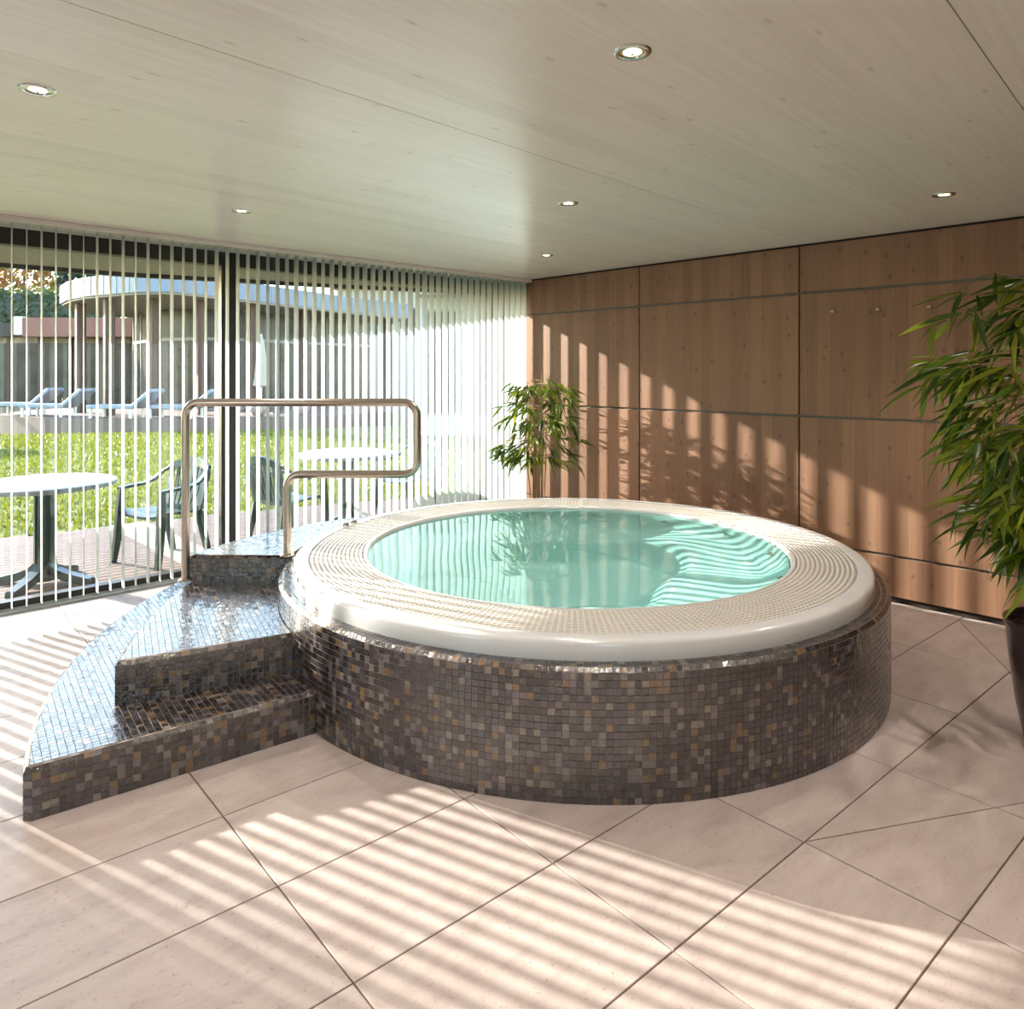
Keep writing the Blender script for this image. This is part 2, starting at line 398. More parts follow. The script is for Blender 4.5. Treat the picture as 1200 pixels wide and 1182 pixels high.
class MB:
    def __init__(s):
        s.v = []; s.f = []
    def add(s, vs, fs):
        k = len(s.v)
        s.v += [tuple(v) for v in vs]
        s.f += [tuple(i + k for i in f) for f in fs]
    def box(s, a, b, mat=None):
        x0, y0, z0 = a; x1, y1, z1 = b
        vs = [(x0, y0, z0), (x1, y0, z0), (x1, y1, z0), (x0, y1, z0), (x0, y0, z1), (x1, y0, z1), (x1, y1, z1), (x0, y1, z1)]
        if mat is not None:
            vs = [mat @ Vector(v) for v in vs]
        s.add(vs, [(0, 3, 2, 1), (4, 5, 6, 7), (0, 1, 5, 4), (1, 2, 6, 5), (2, 3, 7, 6), (3, 0, 4, 7)])
    def bbox(s, a, b, e=0.004, mat=None):
        """box with chamfered vertical and top edges"""
        x0, y0, z0 = a; x1, y1, z1 = b
        e = min(e, (x1 - x0) * .4, (y1 - y0) * .4, (z1 - z0) * .4)
        def ring(d, z):
            return [(x0 + d + e, y0 + d, z), (x1 - d - e, y0 + d, z), (x1 - d, y0 + d + e, z), (x1 - d, y1 - d - e, z), (x1 - d - e, y1 - d, z), (x0 + d + e, y1 - d, z), (x0 + d, y1 - d - e, z), (x0 + d, y0 + d + e, z)]
        vs = ring(e * .5, z0) + ring(0, z0 + e) + ring(0, z1 - e) + ring(e * .8, z1)
        if mat is not None:
            vs = [mat @ Vector(v) for v in vs]
        fs = [tuple(reversed(range(8))), tuple(range(24, 32))]
        for k in range(3):
            for i in range(8):
                j = (i + 1) % 8
                fs.append((k * 8 + i, k * 8 + j, k * 8 + 8 + j, k * 8 + 8 + i))
        s.add(vs, fs)
    def prism(s, poly, z0, z1):
        n = len(poly)
        s.add([(x, y, z0) for x, y in poly] + [(x, y, z1) for x, y in poly],
              [tuple(reversed(range(n))), tuple(range(n, 2 * n))] + [(i, (i + 1) % n, n + (i + 1) % n, n + i) for i in range(n)])
    def tube(s, pts, rad, n=10, closed=False, cap=True):
        pts = [Vector(p) for p in pts]
        rads = rad if isinstance(rad, (list, tuple)) else [rad] * len(pts)
        rings = []
        up = Vector((0.02, 0.013, 1))
        prev = None
        for i, p in enumerate(pts):
            a = pts[max(0, i - 1)]; b = pts[min(len(pts) - 1, i + 1)]
            t = (b - a).normalized()
            if prev is None:
                u = t.cross(up)
                if u.length < 0.1:
                    u = t.cross(Vector((1, 0.1, 0)))
                u.normalize()
            else:
                u = prev - t * prev.dot(t)
                if u.length < 1e-6:
                    u = t.orthogonal()
                u.normalize()
            prev = u
            w = t.cross(u)
            rings.append([p + (u * math.cos(2 * math.pi * k / n) + w * math.sin(2 * math.pi * k / n)) * rads[i] for k in range(n)])
        vs = [v for r in rings for v in r]
        fs = []
        for i in range(len(pts) - 1):
            for k in range(n):
                fs.append((i * n + k, i * n + (k + 1) % n, (i + 1) * n + (k + 1) % n, (i + 1) * n + k))
        if cap:
            fs.append(tuple(reversed(range(n))))
            fs.append(tuple(range((len(pts) - 1) * n, len(pts) * n)))
        s.add(vs, fs)
    def lathe(s, prof, n=96, c=(0, 0), close=False):
        k = len(prof)
        vs = []
        for i in range(n):
            a = 2 * math.pi * i / n
            for r, z in prof:
                vs.append((c[0] + r * math.cos(a), c[1] + r * math.sin(a), z))
        fs = []
        m = k if close else k - 1
        for i in range(n):
            j = (i + 1) % n
            for q in range(m):
                q2 = (q + 1) % k
                fs.append((i * k + q, i * k + q2, j * k + q2, j * k + q))
        s.add(vs, fs)
    def obj(s, name, mat, parent=None, smooth=False):
        o = link_mesh(name, s.v, s.f, mat, parent, smooth)
        return o

def autosmooth(o, ang=35):
    me = o.data
    me.polygons.foreach_set('use_smooth', [True] * len(me.polygons))
    bm = bmesh.new(); bm.from_mesh(me)
    bmesh.ops.recalc_face_normals(bm, faces=bm.faces)
    for e in bm.edges:
        if len(e.link_faces) == 2 and e.calc_face_angle(0) > R(ang):
            e.smooth = False
    bm.to_mesh(me); bm.free()
    return o

def clip_half(poly, p, n):
    """keep the part of a 2D polygon where (x-p).n <= 0"""
    out = []
    for i in range(len(poly)):
        a = poly[i]; b = poly[(i + 1) % len(poly)]
        da = (a[0] - p[0]) * n[0] + (a[1] - p[1]) * n[1]
        db = (b[0] - p[0]) * n[0] + (b[1] - p[1]) * n[1]
        if da <= 0:
            out.append(a)
        if (da < 0 < db) or (db < 0 < da):
            t = da / (da - db)
            out.append((a[0] + (b[0] - a[0]) * t, a[1] + (b[1] - a[1]) * t))
    return out

def area2(p):
    return 0.5 * sum(p[i][0] * p[(i + 1) % len(p)][1] - p[(i + 1) % len(p)][0] * p[i][1] for i in range(len(p)))

# ------------------------------------------------------------------ room constants
XW, YB, ZC = 5.135, 5.20, 2.414          # wood wall, blind plane, ceiling
XL, YR = -3.0, -3.0                      # walls behind the camera
YG = 5.60                                # glass
TC = (3.102, 2.766)                      # tub centre
TR = 1.579                               # tub outer radius

# ------------------------------------------------------------------ floor
floor_b = MB()
corners = [(XL, YR), (XW, YR), (XW, 5.47), (XL, 5.47)]
angs = sorted([2 * math.pi * i / 96 for i in range(96)] + [math.atan2(y - TC[1], x - TC[0]) % (2 * math.pi) for x, y in corners])
def ray_rect(a):
    dx, dy = math.cos(a), math.sin(a)
    t = 1e9
    if dx > 1e-9: t = min(t, (XW - TC[0]) / dx)
    if dx < -1e-9: t = min(t, (XL - TC[0]) / dx)
    if dy > 1e-9: t = min(t, (5.47 - TC[1]) / dy)
    if dy < -1e-9: t = min(t, (YR - TC[1]) / dy)
    return (TC[0] + dx * t, TC[1] + dy * t)
inn = [(TC[0] + 1.42 * math.cos(a), TC[1] + 1.42 * math.sin(a)) for a in angs]
outr = [ray_rect(a) for a in angs]
n = len(angs)
vsf = []
for z in (-0.006, -0.15):
    vsf += [(x, y, z) for x, y in inn] + [(x, y, z) for x, y in outr]
fsf = []
for i in range(n):
    j = (i + 1) % n
    fsf += [(i, n + i, n + j, j), (2 * n + i, 2 * n + j, 3 * n + j, 3 * n + i), (n + i, 3 * n + i, 3 * n + j, n + j), (i, j, 2 * n + j, 2 * n + i)]
floor_b.add(vsf, fsf)
floor = struct(floor_b.obj('floor', M['screed']), 'beige stone tiled floor with thin dark joints', 'floor')

TROT = R(-2.753)
ct, st = math.cos(TROT), math.sin(TROT)
def g2w(u, v):
    return (ct * u - st * v, st * u + ct * v)
U0, V0, PU, PV = 1.5695, 1.181, 0.6795, 0.4505
JG = 0.0024
def outside_circle(poly, r):
    """bite a disc (tub pit) out of a convex polygon, or None"""
    ins = [math.hypot(x - TC[0], y - TC[1]) < r for x, y in poly]
    cr = []
    m_ = len(poly)
    for i in range(m_):
        a = poly[i]; b = poly[(i + 1) % m_]
        dx, dy = b[0] - a[0], b[1] - a[1]
        fx, fy = a[0] - TC[0], a[1] - TC[1]
        A = dx * dx + dy * dy; B = 2 * (fx * dx + fy * dy); Cc = fx * fx + fy * fy - r * r
        D = B * B - 4 * A * Cc
        if D <= 0: continue
        for sg in (-1, 1):
            t = (-B + sg * math.sqrt(D)) / (2 * A)
            if 0 < t < 1:
                cr.append((i + t, (a[0] + dx * t, a[1] + dy * t), sg))   # -1 entering, +1 leaving
    if not cr:
        return None if all(ins) else poly
    cr.sort()
    ent = [c for c in cr if c[2] < 0]; lea = [c for c in cr if c[2] > 0]
    if len(ent) != 1 or len(lea) != 1:
        return None
    e, l = ent[0], lea[0]
    a0 = math.atan2(e[1][1] - TC[1], e[1][0] - TC[0]); a1 = math.atan2(l[1][1] - TC[1], l[1][0] - TC[0])
    d = (a1 - a0 + math.pi) % (2 * math.pi) - math.pi
    arc = [(TC[0] + r * math.cos(a0 + d * k / 8), TC[1] + r * math.sin(a0 + d * k / 8)) for k in range(9)]
    out = []
    i = int(math.floor(l[0])) + 1
    stop = e[0] if e[0] > l[0] else e[0] + m_
    while i <= stop:
        out.append(poly[i % m_]); i += 1
    return arc[::-1][0:1] + out + arc[:-1] if out else arc

def floor_tile(poly):
    if area2(poly) < 0: poly = poly[::-1]
    if abs(area2(poly)) < 0.002: return
    cx = sum(p[0] for p in poly) / len(poly); cy = sum(p[1] for p in poly) / len(poly)
    nn = len(poly)
    e = 0.0016
    top = []
    for x, y in poly:
        d = math.hypot(x - cx, y - cy)
        top.append((x - (x - cx) / d * e * 1.4 - cx, y - (y - cy) / d * e * 1.4 - cy))
    bot = [(x - cx, y - cy) for x, y in poly]
    vs_ = [(x, y, -0.012) for x, y in bot] + [(x, y, -e) for x, y in bot] + [(x, y, 0) for x, y in top]
    fs_ = [tuple(range(2 * nn, 3 * nn))]
    for k in (0, 1):
        for i in range(nn):
            j = (i + 1) % nn
            fs_.append((k * nn + i, k * nn + j, k * nn + nn + j, k * nn + nn + i))
    return vs_, fs_, (cx, cy)

DA, DB = (2.289, 1.081), (3.071, 0.643)          # a diagonal cut in the floor near the bamboo pot
EA, EB = (5.065, 1.401), (4.387, 0.991)
def line_n(a, b):
    d = (b[0] - a[0], b[1] - a[1]); L = math.hypot(*d)
    return (-d[1] / L, d[0] / L)
plain_tile = {}
for iu in range(-9, 8):
    for iv in range(-11, 12):
        u0 = U0 + iu * PU + JG; u1 = U0 + (iu + 1) * PU - JG
        v0 = V0 + iv * PV + JG; v1 = V0 + (iv + 1) * PV - JG
        poly = [g2w(u0, v0), g2w(u1, v0), g2w(u1, v1), g2w(u0, v1)]
        full = list(poly)
        for p_, n_ in (((XW - .004, 0), (1, 0)), ((XL, 0), (-1, 0)), ((0, 5.465), (0, 1)), ((0, YR), (0, -1))):
            poly = clip_half(poly, p_, n_) if poly else poly
        if len(poly) < 3: continue
        pieces = [poly]
        for (a, b, ok) in ((DA, DB, iu in (1, 2) and iv in (-1, -2)), (EA, EB, iu == 4 and iv in (-1, 0))):
            if ok:
                nn_ = line_n(a, b); new = []
                for q in pieces:
                    for sg in (1, -1):
                        off = (a[0] - nn_[0] * sg * JG, a[1] - nn_[1] * sg * JG)
                        c_ = clip_half(q, off, (nn_[0] * sg, nn_[1] * sg))
                        if len(c_) > 2: new.append(c_)
                pieces = new
        for q in pieces:
            q2 = outside_circle(q, 1.44)
            if not q2: continue
            r_ = floor_tile(q2)
            if not r_: continue
            v_, f_, (cx, cy) = r_
            if q2 == full:
                if 'm' not in plain_tile:
                    me = bpy.data.meshes.new('floor_tile'); me.from_pydata(v_, [], f_); me.materials.append(M['stone']); plain_tile['m'] = me
                o = bpy.data.objects.new('floor_tile', plain_tile['m']); C.objects.link(o)
                o.parent = floor; o.location = (cx, cy, 0)
            else:
                o = link_mesh('floor_tile', v_, f_, M['stone'], floor); o.location = (cx, cy, 0)

# sill strip along the glass
b = MB(); b.bbox((XL, 5.475, -0.01), (XW + .1, 5.60, 0.012), .004)
struct(b.obj('trim_1', M['sill']), 'pale threshold strip along the glass front', 'trim')

# ------------------------------------------------------------------ ceiling: long whitewashed panels
b = MB(); b.box((XL, YR, ZC + .03), (XW + .25, 5.62, ZC + .25))
ceil = struct(b.obj('ceiling', M['batten']), 'whitewashed spruce ceiling of long panels', 'ceiling')
CR = R(3.3)
nx, ny = -math.sin(CR), math.cos(CR)
for k in range(-5, 4):
    lo = 2.05 + k * 1.585; hi = lo + 1.585
    big = [(XL, YR), (XW - .003, YR), (XW - .003, 5.56), (XL, 5.56)]
    big = clip_half(big, (nx * (hi - .0018), ny * (hi - .0018)), (nx, ny))
    if len(big) > 2: big = clip_half(big, (nx * (lo + .0018), ny * (lo + .0018)), (-nx, -ny))
    if len(big) < 3: continue
    cx = sum(p[0] for p in big) / len(big); cy = sum(p[1] for p in big) / len(big)
    pb = MB()
    loc = [((x - cx) * math.cos(-CR) - (y - cy) * math.sin(-CR), (x - cx) * math.sin(-CR) + (y - cy) * math.cos(-CR)) for x, y in big]
    pb.prism(loc, 0, 0.03)
    o = pb.obj('ceiling_panel', M['ceiling'], ceil); o.location = (cx, cy, ZC); o.rotation_euler = (0, 0, CR)

# ------------------------------------------------------------------ wood wall with panels
b = MB(); b.box((XW + .022, YR, -0.15), (XW + .2, 5.62, ZC + .25))
wall_r = struct(b.obj('wall_right', M['batten']), 'wood panelled wall with dark shadow gaps', 'wall')
ys = [5.60, 3.836, 2.428, 1.02, -0.388, -1.796, YR]
zs = [0.035, 0.298, 1.189, 2.065, ZC - .008]
G = 0.006
GZ = 0.0085
for i in range(len(ys) - 1):
    for k in range(4):
        pb = MB()
        y0, y1, z0, z1 = ys[i + 1] + G, ys[i] - G, zs[k] + (GZ if k else 0), zs[k + 1] - (GZ if k < 3 else G)
        cy, cz = (y0 + y1) / 2, (z0 + z1) / 2
        hy, hz = (y1 - y0) / 2, (z1 - z0) / 2
        e = .0015
        pb.add([(0.022, -hy, -hz), (0.022, hy, -hz), (0.022, hy, hz), (0.022, -hy, hz), (e, -hy, -hz), (e, hy, -hz), (e, hy, hz), (e, -hy, hz),
                (0, -hy + e, -hz + e), (0, hy - e, -hz + e), (0, hy - e, hz - e), (0, -hy + e, hz - e)],
               [(8, 11, 10, 9), (0, 1, 5, 4), (1, 2, 6, 5), (2, 3, 7, 6), (3, 0, 4, 7), (4, 5, 9, 8), (5, 6, 10, 9), (6, 7, 11, 10), (7, 4, 8, 11)])
        o = pb.obj('wall_panel', M['wood'], wall_r); o.location = (XW, cy, cz)
for k in (1, 2, 3):
    pb = MB(); pb.box((XW + .012, YR, zs[k] - GZ), (XW + .021, 5.6, zs[k] + GZ))
    pb.obj('joint_strip', M['metal_strip'], wall_r)

# walls behind the camera, with two tall windows
def wall_open(name, axis, pos, lo, hi, opens, label):
    w = MB()
    cuts = sorted(set([lo, hi] + [v for o_ in opens for v in o_[:2]]))
    for a, c in zip(cuts[:-1], cuts[1:]):
        spans = [(-0.15, ZC + .25)]
        for o0, o1, z0, z1 in opens:
            if o0 <= a and c <= o1:
                spans = [(-0.15, z0), (z1, ZC + .25)]
        for z0, z1 in spans:
            if axis == 'x': w.box((pos - .2, a, z0), (pos, c, z1))
            else: w.box((a, pos - .2, z0), (c, pos, z1))
    return struct(w.obj(name, M['plaster']), label, 'wall')
WL = [(1.0, 2.3, 0.05, 2.3)]
WR = [(-2.6, -0.9, 0.05, 2.3)]
wall_open('wall_left', 'x', XL, YR - .2, 5.62, WL, 'plain plastered side wall with a tall window')
wall_open('wall_rear', 'y', YR, XL - .2, XW + .2, WR, 'plain plastered rear wall with a tall window')
wi = 2
for axis, pos, ops in (('x', XL, WL), ('y', YR, WR)):
    for o0, o1, z0, z1 in ops:
        fr = MB()
        t = .06
        def fb(a0, a1, c0, c1):
            if axis == 'x': fr.box((pos - .13, a0, c0), (pos - .07, a1, c1))
            else: fr.box((a0, pos - .13, c0), (a1, pos - .07, c1))
        fb(o0, o0 + t, z0, z1); fb(o1 - t, o1, z0, z1); fb(o0 + t, o1 - t, z0, z0 + t); fb(o0 + t, o1 - t, z1 - t, z1)
        w_ = struct(fr.obj('window_%d' % wi, M['frame']), 'tall dark framed window in the plastered wall', 'window'); wi += 1
        gp = MB()
        if axis == 'x': gp.box((pos - .105, o0 + t, z0 + t), (pos - .095, o1 - t, z1 - t))
        else: gp.box((o0 + t, pos - .105, z0 + t), (o1 - t, pos - .095, z1 - t))
        gp.obj('pane', M['glass'], w_)

# ------------------------------------------------------------------ glass front: window_1
b = MB()
b.box((XL, YG - .035, 2.31), (XW + .2, YG + .06, ZC + .25))
win = struct(b.obj('window_1', M['frame']), 'dark framed floor to ceiling glazing to the garden', 'window')
b = MB(); b.box((XL, YG - .03, 0.012), (XW + .02, YG + .05, 0.052)); b.obj('bottom_frame', M['frame'], win)
POSTS = [(2.252, 2.375), (-0.9, -0.78), (5.09, 5.135)]
for x0, x1 in POSTS:
    b = MB(); b.bbox((x0, YG - .03, 0.05), (x1, YG + .06, 2.315), .006); b.obj('mullion', M['frame'], win)
for x0, x1 in ((2.375, 5.09), (-0.78, 2.252), (XL, -0.9)):
    b = MB(); b.box((x0, YG + .006, 0.05), (x1, YG + .014, 2.312)); b.obj('pane', M['glass'], win)
# closing return between glass and wood wall
b = MB(); b.box((XW + .0, YG + .06, -.1), (XW + .2, YG + .14, 2.7)); struct(b.obj('wall_corner', M['render']), 'white end of the wood wall outside the glass', 'wall')

# roof slab with curved eave
ZE = 2.345
eave = [(-6, 6.45), (-3, 6.66), (-1, 6.78), (0, 6.82), (0.9, 6.84), (1.9, 6.77), (2.65, 6.56), (3.3, 6.40), (3.75, 6.25), (4.3, 6.05), (4.9, 5.85), (5.4, 5.72), (6.2, 5.66)]
b = MB()
poly = eave[::-1] + [(-6, YG + .06), (6.2, YG + .06)]
poly = [(x, y) for x, y in eave][::-1] + [(-6, 5.661), (6.2, 5.661)]
b.prism(poly[::-1] if area2(poly) < 0 else poly, ZE, ZE + 0.02)
sof = struct(b.obj('roof_overhang', M['soffit']), 'beige boarded soffit under the curved roof edge', 'roof')
b = MB()
for (x0, y0), (x1, y1) in zip(eave[:-1], eave[1:]):
    L = math.hypot(x1 - x0, y1 - y0); mx = -(y1 - y0) / L * .05; my = (x1 - x0) / L * .05
    b.add([(x0, y0, ZE - .035), (x1, y1, ZE - .035), (x1 + mx, y1 + my, ZE - .035), (x0 + mx, y0 + my, ZE - .035),
           (x0, y0, ZE + .35), (x1, y1, ZE + .35), (x1 + mx, y1 + my, ZE + .35), (x0 + mx, y0 + my, ZE + .35)],
          [(0, 3, 2, 1), (4, 5, 6, 7), (0, 1, 5, 4), (1, 2, 6, 5), (2, 3, 7, 6), (3, 0, 4, 7)])
b.obj('fascia', M['frame'], sof)
b = MB(); b.box((-6, YR - .3, ZC + .26), (6.2, 5.66, ZC + .34)); b.prism(poly[::-1] if area2(poly) < 0 else poly, ZE + .3, ZE + .4)
b.obj('roof_slab', M['batten'], sof)

# ------------------------------------------------------------------ vertical blind
blind = thing('vertical_blind', 'white vertical slat blind hanging across the glass front', 'blind', (0, YB, 0))
b = MB(); b.bbox((XL + .02, -.075, ZC - .030), (XW - .006, .06, ZC - .001), .004); b.obj('headrail', M['rail'], blind)
SW = 0.089
def slat_mesh():
    n_ = 6
    vs_ = []
    for z in (0.0, 2.27):
        for i in range(n_ + 1):
            t = i / n_ - .5
            vs_.append((t * SW, 0.004 * (1 - (2 * t) ** 2), z))
    fs_ = [(i, i + 1, n_ + 2 + i, n_ + 1 + i) for i in range(n_)]
    m_ = len(vs_)
    vs_ += [(x, y - .0009, z) for x, y, z in vs_]
    fs_ += [(m_ + i + 1, m_ + i, m_ + n_ + 1 + i, m_ + n_ + 2 + i) for i in range(n_)]
    me = bpy.data.meshes.new('slat'); me.from_pydata(vs_, [], fs_); me.materials.append(M['slat'])
    me.polygons.foreach_set('use_smooth', [True] * len(me.polygons))
    return me
slm = slat_mesh()
rs = random.Random(3)
x = 0.858 - 0.0755 * 50
alt = 0
while x < XW - .012:
    alt ^= 1
    a = 82.0 + rs.uniform(-2.2, 2.2) + (1.4 if alt else -1.4)
    if x < 0.08:
        a = 82 - min(40, (0.08 - x) * 55)
    if x > 3.9:
        a = 81.5 + rs.uniform(-1, 1) - (x - 3.9) * 3
    if x > XL + .06:
        inst('slat', slm, Matrix.Translation((x, 0, 0.112)) @ Matrix.Rotation(R(a), 4, 'Z'), blind)
    x += 0.0755

# ------------------------------------------------------------------ mosaic helper
P0 = 0.0252
class Mosaic:
    """collects glass tiles; the best-seen become single parts, the others one joined part"""
    def __init__(s, parent):
        s.parent = parent; s.t = []
    def quad(s, o, tx, ty, w, h):
        """o = tile centre on the grout surface, tx/ty unit axes"""
        s.t.append(('q', Vector(o), Vector(tx), Vector(ty), w, h))
    def poly(s, pts, nrm):
        s.t.append(('p', [Vector(p) for p in pts], Vector(nrm)))
    def build(s, limit):
        eye = Vector((0, 0, H))
        sc = []
        for i, t in enumerate(s.t):
            if t[0] != 'q': continue
            n_ = t[2].cross(t[3]); d = eye - t[1]; L = d.length
            a = t[4] * t[5] * n_.dot(d) / L ** 3
            zz = (t[1] - eye).dot(FW)
            px = 600 + FPX * (t[1] - eye).dot(Vector((FW.y, -FW.x, 0))) / max(zz, .01)
            if a > 0 and 0 < px < 1200: sc.append((a, i))
        sc.sort(reverse=True)
        pick = set(i for _, i in sc[:limit])
        cache = {}
        big = MB()
        rr = random.Random(11)
        for i, t in enumerate(s.t):
            if i in pick:
                key = (round(t[4], 4), round(t[5], 4))
                if key not in cache:
                    w, h = key; g = .0010; e = .0009
                    a, c = w / 2 - g, h / 2 - g
                    vs_ = [(-a, -c, -.001), (a, -c, -.001), (a, c, -.001), (-a, c, -.001), (-a, -c, .0010), (a, -c, .0010), (a, c, .0010), (-a, c, .0010),
                           (-a + e, -c + e, .0016), (a - e, -c + e, .0016), (a - e, c - e, .0016), (-a + e, c - e, .0016)]
                    fs_ = [(8, 9, 10, 11)] + [(k, (k + 1) % 4, 4 + (k + 1) % 4, 4 + k) for k in range(4)] + [(4 + k, 4 + (k + 1) % 4, 8 + (k + 1) % 4, 8 + k) for k in range(4)]
                    me = bpy.data.meshes.new('tile'); me.from_pydata(vs_, [], fs_); me.materials.append(M['mosaic_one'])
                    cache[key] = me
                n_ = t[2].cross(t[3])
                m4 = Matrix((t[2], t[3], n_)).transposed().to_4x4(); m4.translation = t[1]
                m4 = m4 @ Matrix.Rotation(R(rr.uniform(-1.6, 1.6)), 4, 'X') @ Matrix.Rotation(R(rr.uniform(-1.6, 1.6)), 4, 'Y')
                inst('tile', cache[key], m4, s.parent)
            else:
                if t[0] == 'q':
                    o, tx, ty, w, h = t[1:]
                    n_ = tx.cross(ty)
                    pts = [o - tx * (w / 2) - ty * (h / 2), o + tx * (w / 2) - ty * (h / 2), o + tx * (w / 2) + ty * (h / 2), o - tx * (w / 2) + ty * (h / 2)]
                else:
                    pts, n_ = t[1], t[2]
                c = sum(pts, Vector()) / len(pts)
                k = len(pts)
                def shr(p, g):
                    d = p - c; L = d.length
                    return p - d / L * min(g * 1.4, L * .6)
                ex = [rr.uniform(-.0005, .0005) for _ in pts]
                lowv = [shr(p, .0008) - n_ * .001 for p in pts]
                topv = [shr(p, .0013) + n_ * (.0012 + e_) for p, e_ in zip(pts, ex)]
                big.add(lowv + topv, [tuple(range(k, 2 * k))] + [(q, (q + 1) % k, k + (q + 1) % k, k + q) for q in range(k)])
        o = big.obj('tile_field', M['mosaic'], s.parent)
        o['kind'] = 'stuff'

# ------------------------------------------------------------------ whirlpool tub
tub = thing('whirlpool_tub', 'round whirlpool tub clad in dark glass mosaic with white rim', 'hot tub', (0, 0, 0))
def tl(profile, name, mat, n=160, parent=tub, ang=40):
    b_ = MB(); b_.lathe(profile, n, TC)
    return autosmooth(b_.obj(name, mat, parent), ang)
ZT = 0.472
CH = 0.015
tl([(TR, 0.0), (TR, ZT - CH), (TR - CH, ZT), (1.44, ZT), (1.44, 0.0)], 'base', M['grout'], ang=60)
mos = Mosaic(tub)
NC = 394
for k in range(18):
    hrow = (ZT - CH) / 18
    z = (k + .5) * hrow
    for i in range(NC):
        a = 2 * math.pi * (i + .5) / NC
        d = (math.cos(a), math.sin(a))
        mos.quad((TC[0] + TR * d[0], TC[1] + TR * d[1], z), (-d[1], d[0], 0), (0, 0, 1), 2 * math.pi * TR / NC, hrow)
for i in range(NC):
    a0 = 2 * math.pi * i / NC; a1 = 2 * math.pi * (i + 1) / NC
    def cp(r, a, z): return (TC[0] + r * math.cos(a), TC[1] + r * math.sin(a), z)
    am = (a0 + a1) / 2
    mos.poly([cp(TR, a0, ZT - CH), cp(TR, a1, ZT - CH), cp(TR - CH, a1, ZT), cp(TR - CH, a0, ZT)], Vector((math.cos(am), math.sin(am), 1)).normalized())
    rr_ = [TR - CH, TR - CH - .0252, TR - CH - .0504]
    for q in range(2):
        mos.poly([cp(rr_[q + 1], a0, ZT), cp(rr_[q], a0, ZT), cp(rr_[q], a1, ZT), cp(rr_[q + 1], a1, ZT)], (0, 0, 1))
mos.build(300)
# white rim: outer bowl of the overflow channel and inner lip + shell
tl([(1.514, ZT - .002), (1.5135, 0.50), (1.5125, 0.528), (1.5095, 0.5375), (1.503, 0.5428), (1.493, 0.5453), (1.46, 0.5458), (1.438, 0.5455), (1.436, 0.540), (1.435, 0.515), (1.434, 0.44), (1.43, 0.43), (1.165, 0.43), (1.162, 0.44),
    (1.161, 0.540), (1.159, 0.545), (1.150, 0.5455), (1.142, 0.542), (1.136, 0.534), (1.132, 0.515)], 'rim', M['acrylic'], 192)
# shell with moulded seats
def shell():
    b_ = MB()
    na = 144
    rs_ = [(1.130, .515), (1.118, .47), (1.108, .40)]
    cols = []
    for i in range(na):
        a = 2 * math.pi * i / na
        s5 = math.cos(3 * a + .6)
        s7 = math.cos(6 * a + 1.1)
        seat_z = 0.14 + 0.06 * s7 + 0.05 * s5
        inner = 0.62 + 0.10 * s5
        col = [(r, z) for r, z in rs_]
        col += [(1.09 - .03 * max(0, s7), .32), (1.06 - .06 * max(0, s7), .24), (1.02 - .08 * max(0, s7), seat_z + .035), (.96 - .08 * max(0, s7), seat_z + .006), (.85, seat_z), (inner + .08, seat_z - .004), (inner + .03, seat_z - .02), (inner, seat_z - .07),
                (inner - .05, -.05), (inner - .10, -.17), (inner - .16, -.205), (inner * .5, -.215), (.01, -.218)]
        cols.append([(TC[0] + r * math.cos(a), TC[1] + r * math.sin(a), z) for r, z in col])
    k = len(cols[0])
    vs_ = [p for c_ in cols for p in c_]
    fs_ = []
    for i in range(na):
        j = (i + 1) % na
        for q in range(k - 1):
            fs_.append((i * k + q, j * k + q, j * k + q + 1, i * k + q + 1))
    fs_.append(tuple(i * k + k - 1 for i in range(na)))
    b_.add(vs_, fs_)
    o = b_.obj('shell', M['shell'], tub, True)
    return o
sh = shell()
# jets in the shell wall
for i in range(14):
    a = 2 * math.pi * (i + .3) / 14
    jb = MB()
    rad = Vector((math.cos(a), math.sin(a), 0))
    c0 = Vector((TC[0], TC[1], .36)) + rad * 1.098
    jb.tube([c0 + rad * .02, c0 - rad * .012, c0 - rad * .016], [.034, .034, .026], 14)
    jb.tube([c0, c0 - rad * .022], .012, 10)
    jb.obj('jet', M['chrome'], sh)
# overflow grate
for k in range(12):
    r0 = 1.1665 + k * .0224
    b_ = MB(); b_.lathe([(r0, .5255), (r0, .5415), (r0 + .0015, .5435), (r0 + .0105, .5435), (r0 + .012, .5415), (r0 + .012, .5255)], 192, TC, True)
    autosmooth(b_.obj('grate_ring', M['grate'], tub), 50)
b_ = MB()
nr = 340
for i in range(nr):
    a = 2 * math.pi * i / nr
    m4 = Matrix.Translation((TC[0], TC[1], 0)) @ Matrix.Rotation(a, 4, 'Z')
    b_.box((1.165, -.0046, .518), (1.434, .0046, .5422), m4)
o = b_.obj('grate_ribs', M['grate'], tub); o['kind'] = 'stuff'
# air knobs on the far rim
for px_a in (118.0, 114.5):
    kb = MB()
    d = (math.cos(R(px_a)), math.sin(R(px_a)))
    kb.lathe([(0.001, .566), (.018, .565), (.022, .560), (.024, .548), (.024, .543)], 16, (TC[0] + 1.462 * d[0], TC[1] + 1.462 * d[1]))
    autosmooth(kb.obj('air_knob', M['chrome'], tub), 50)
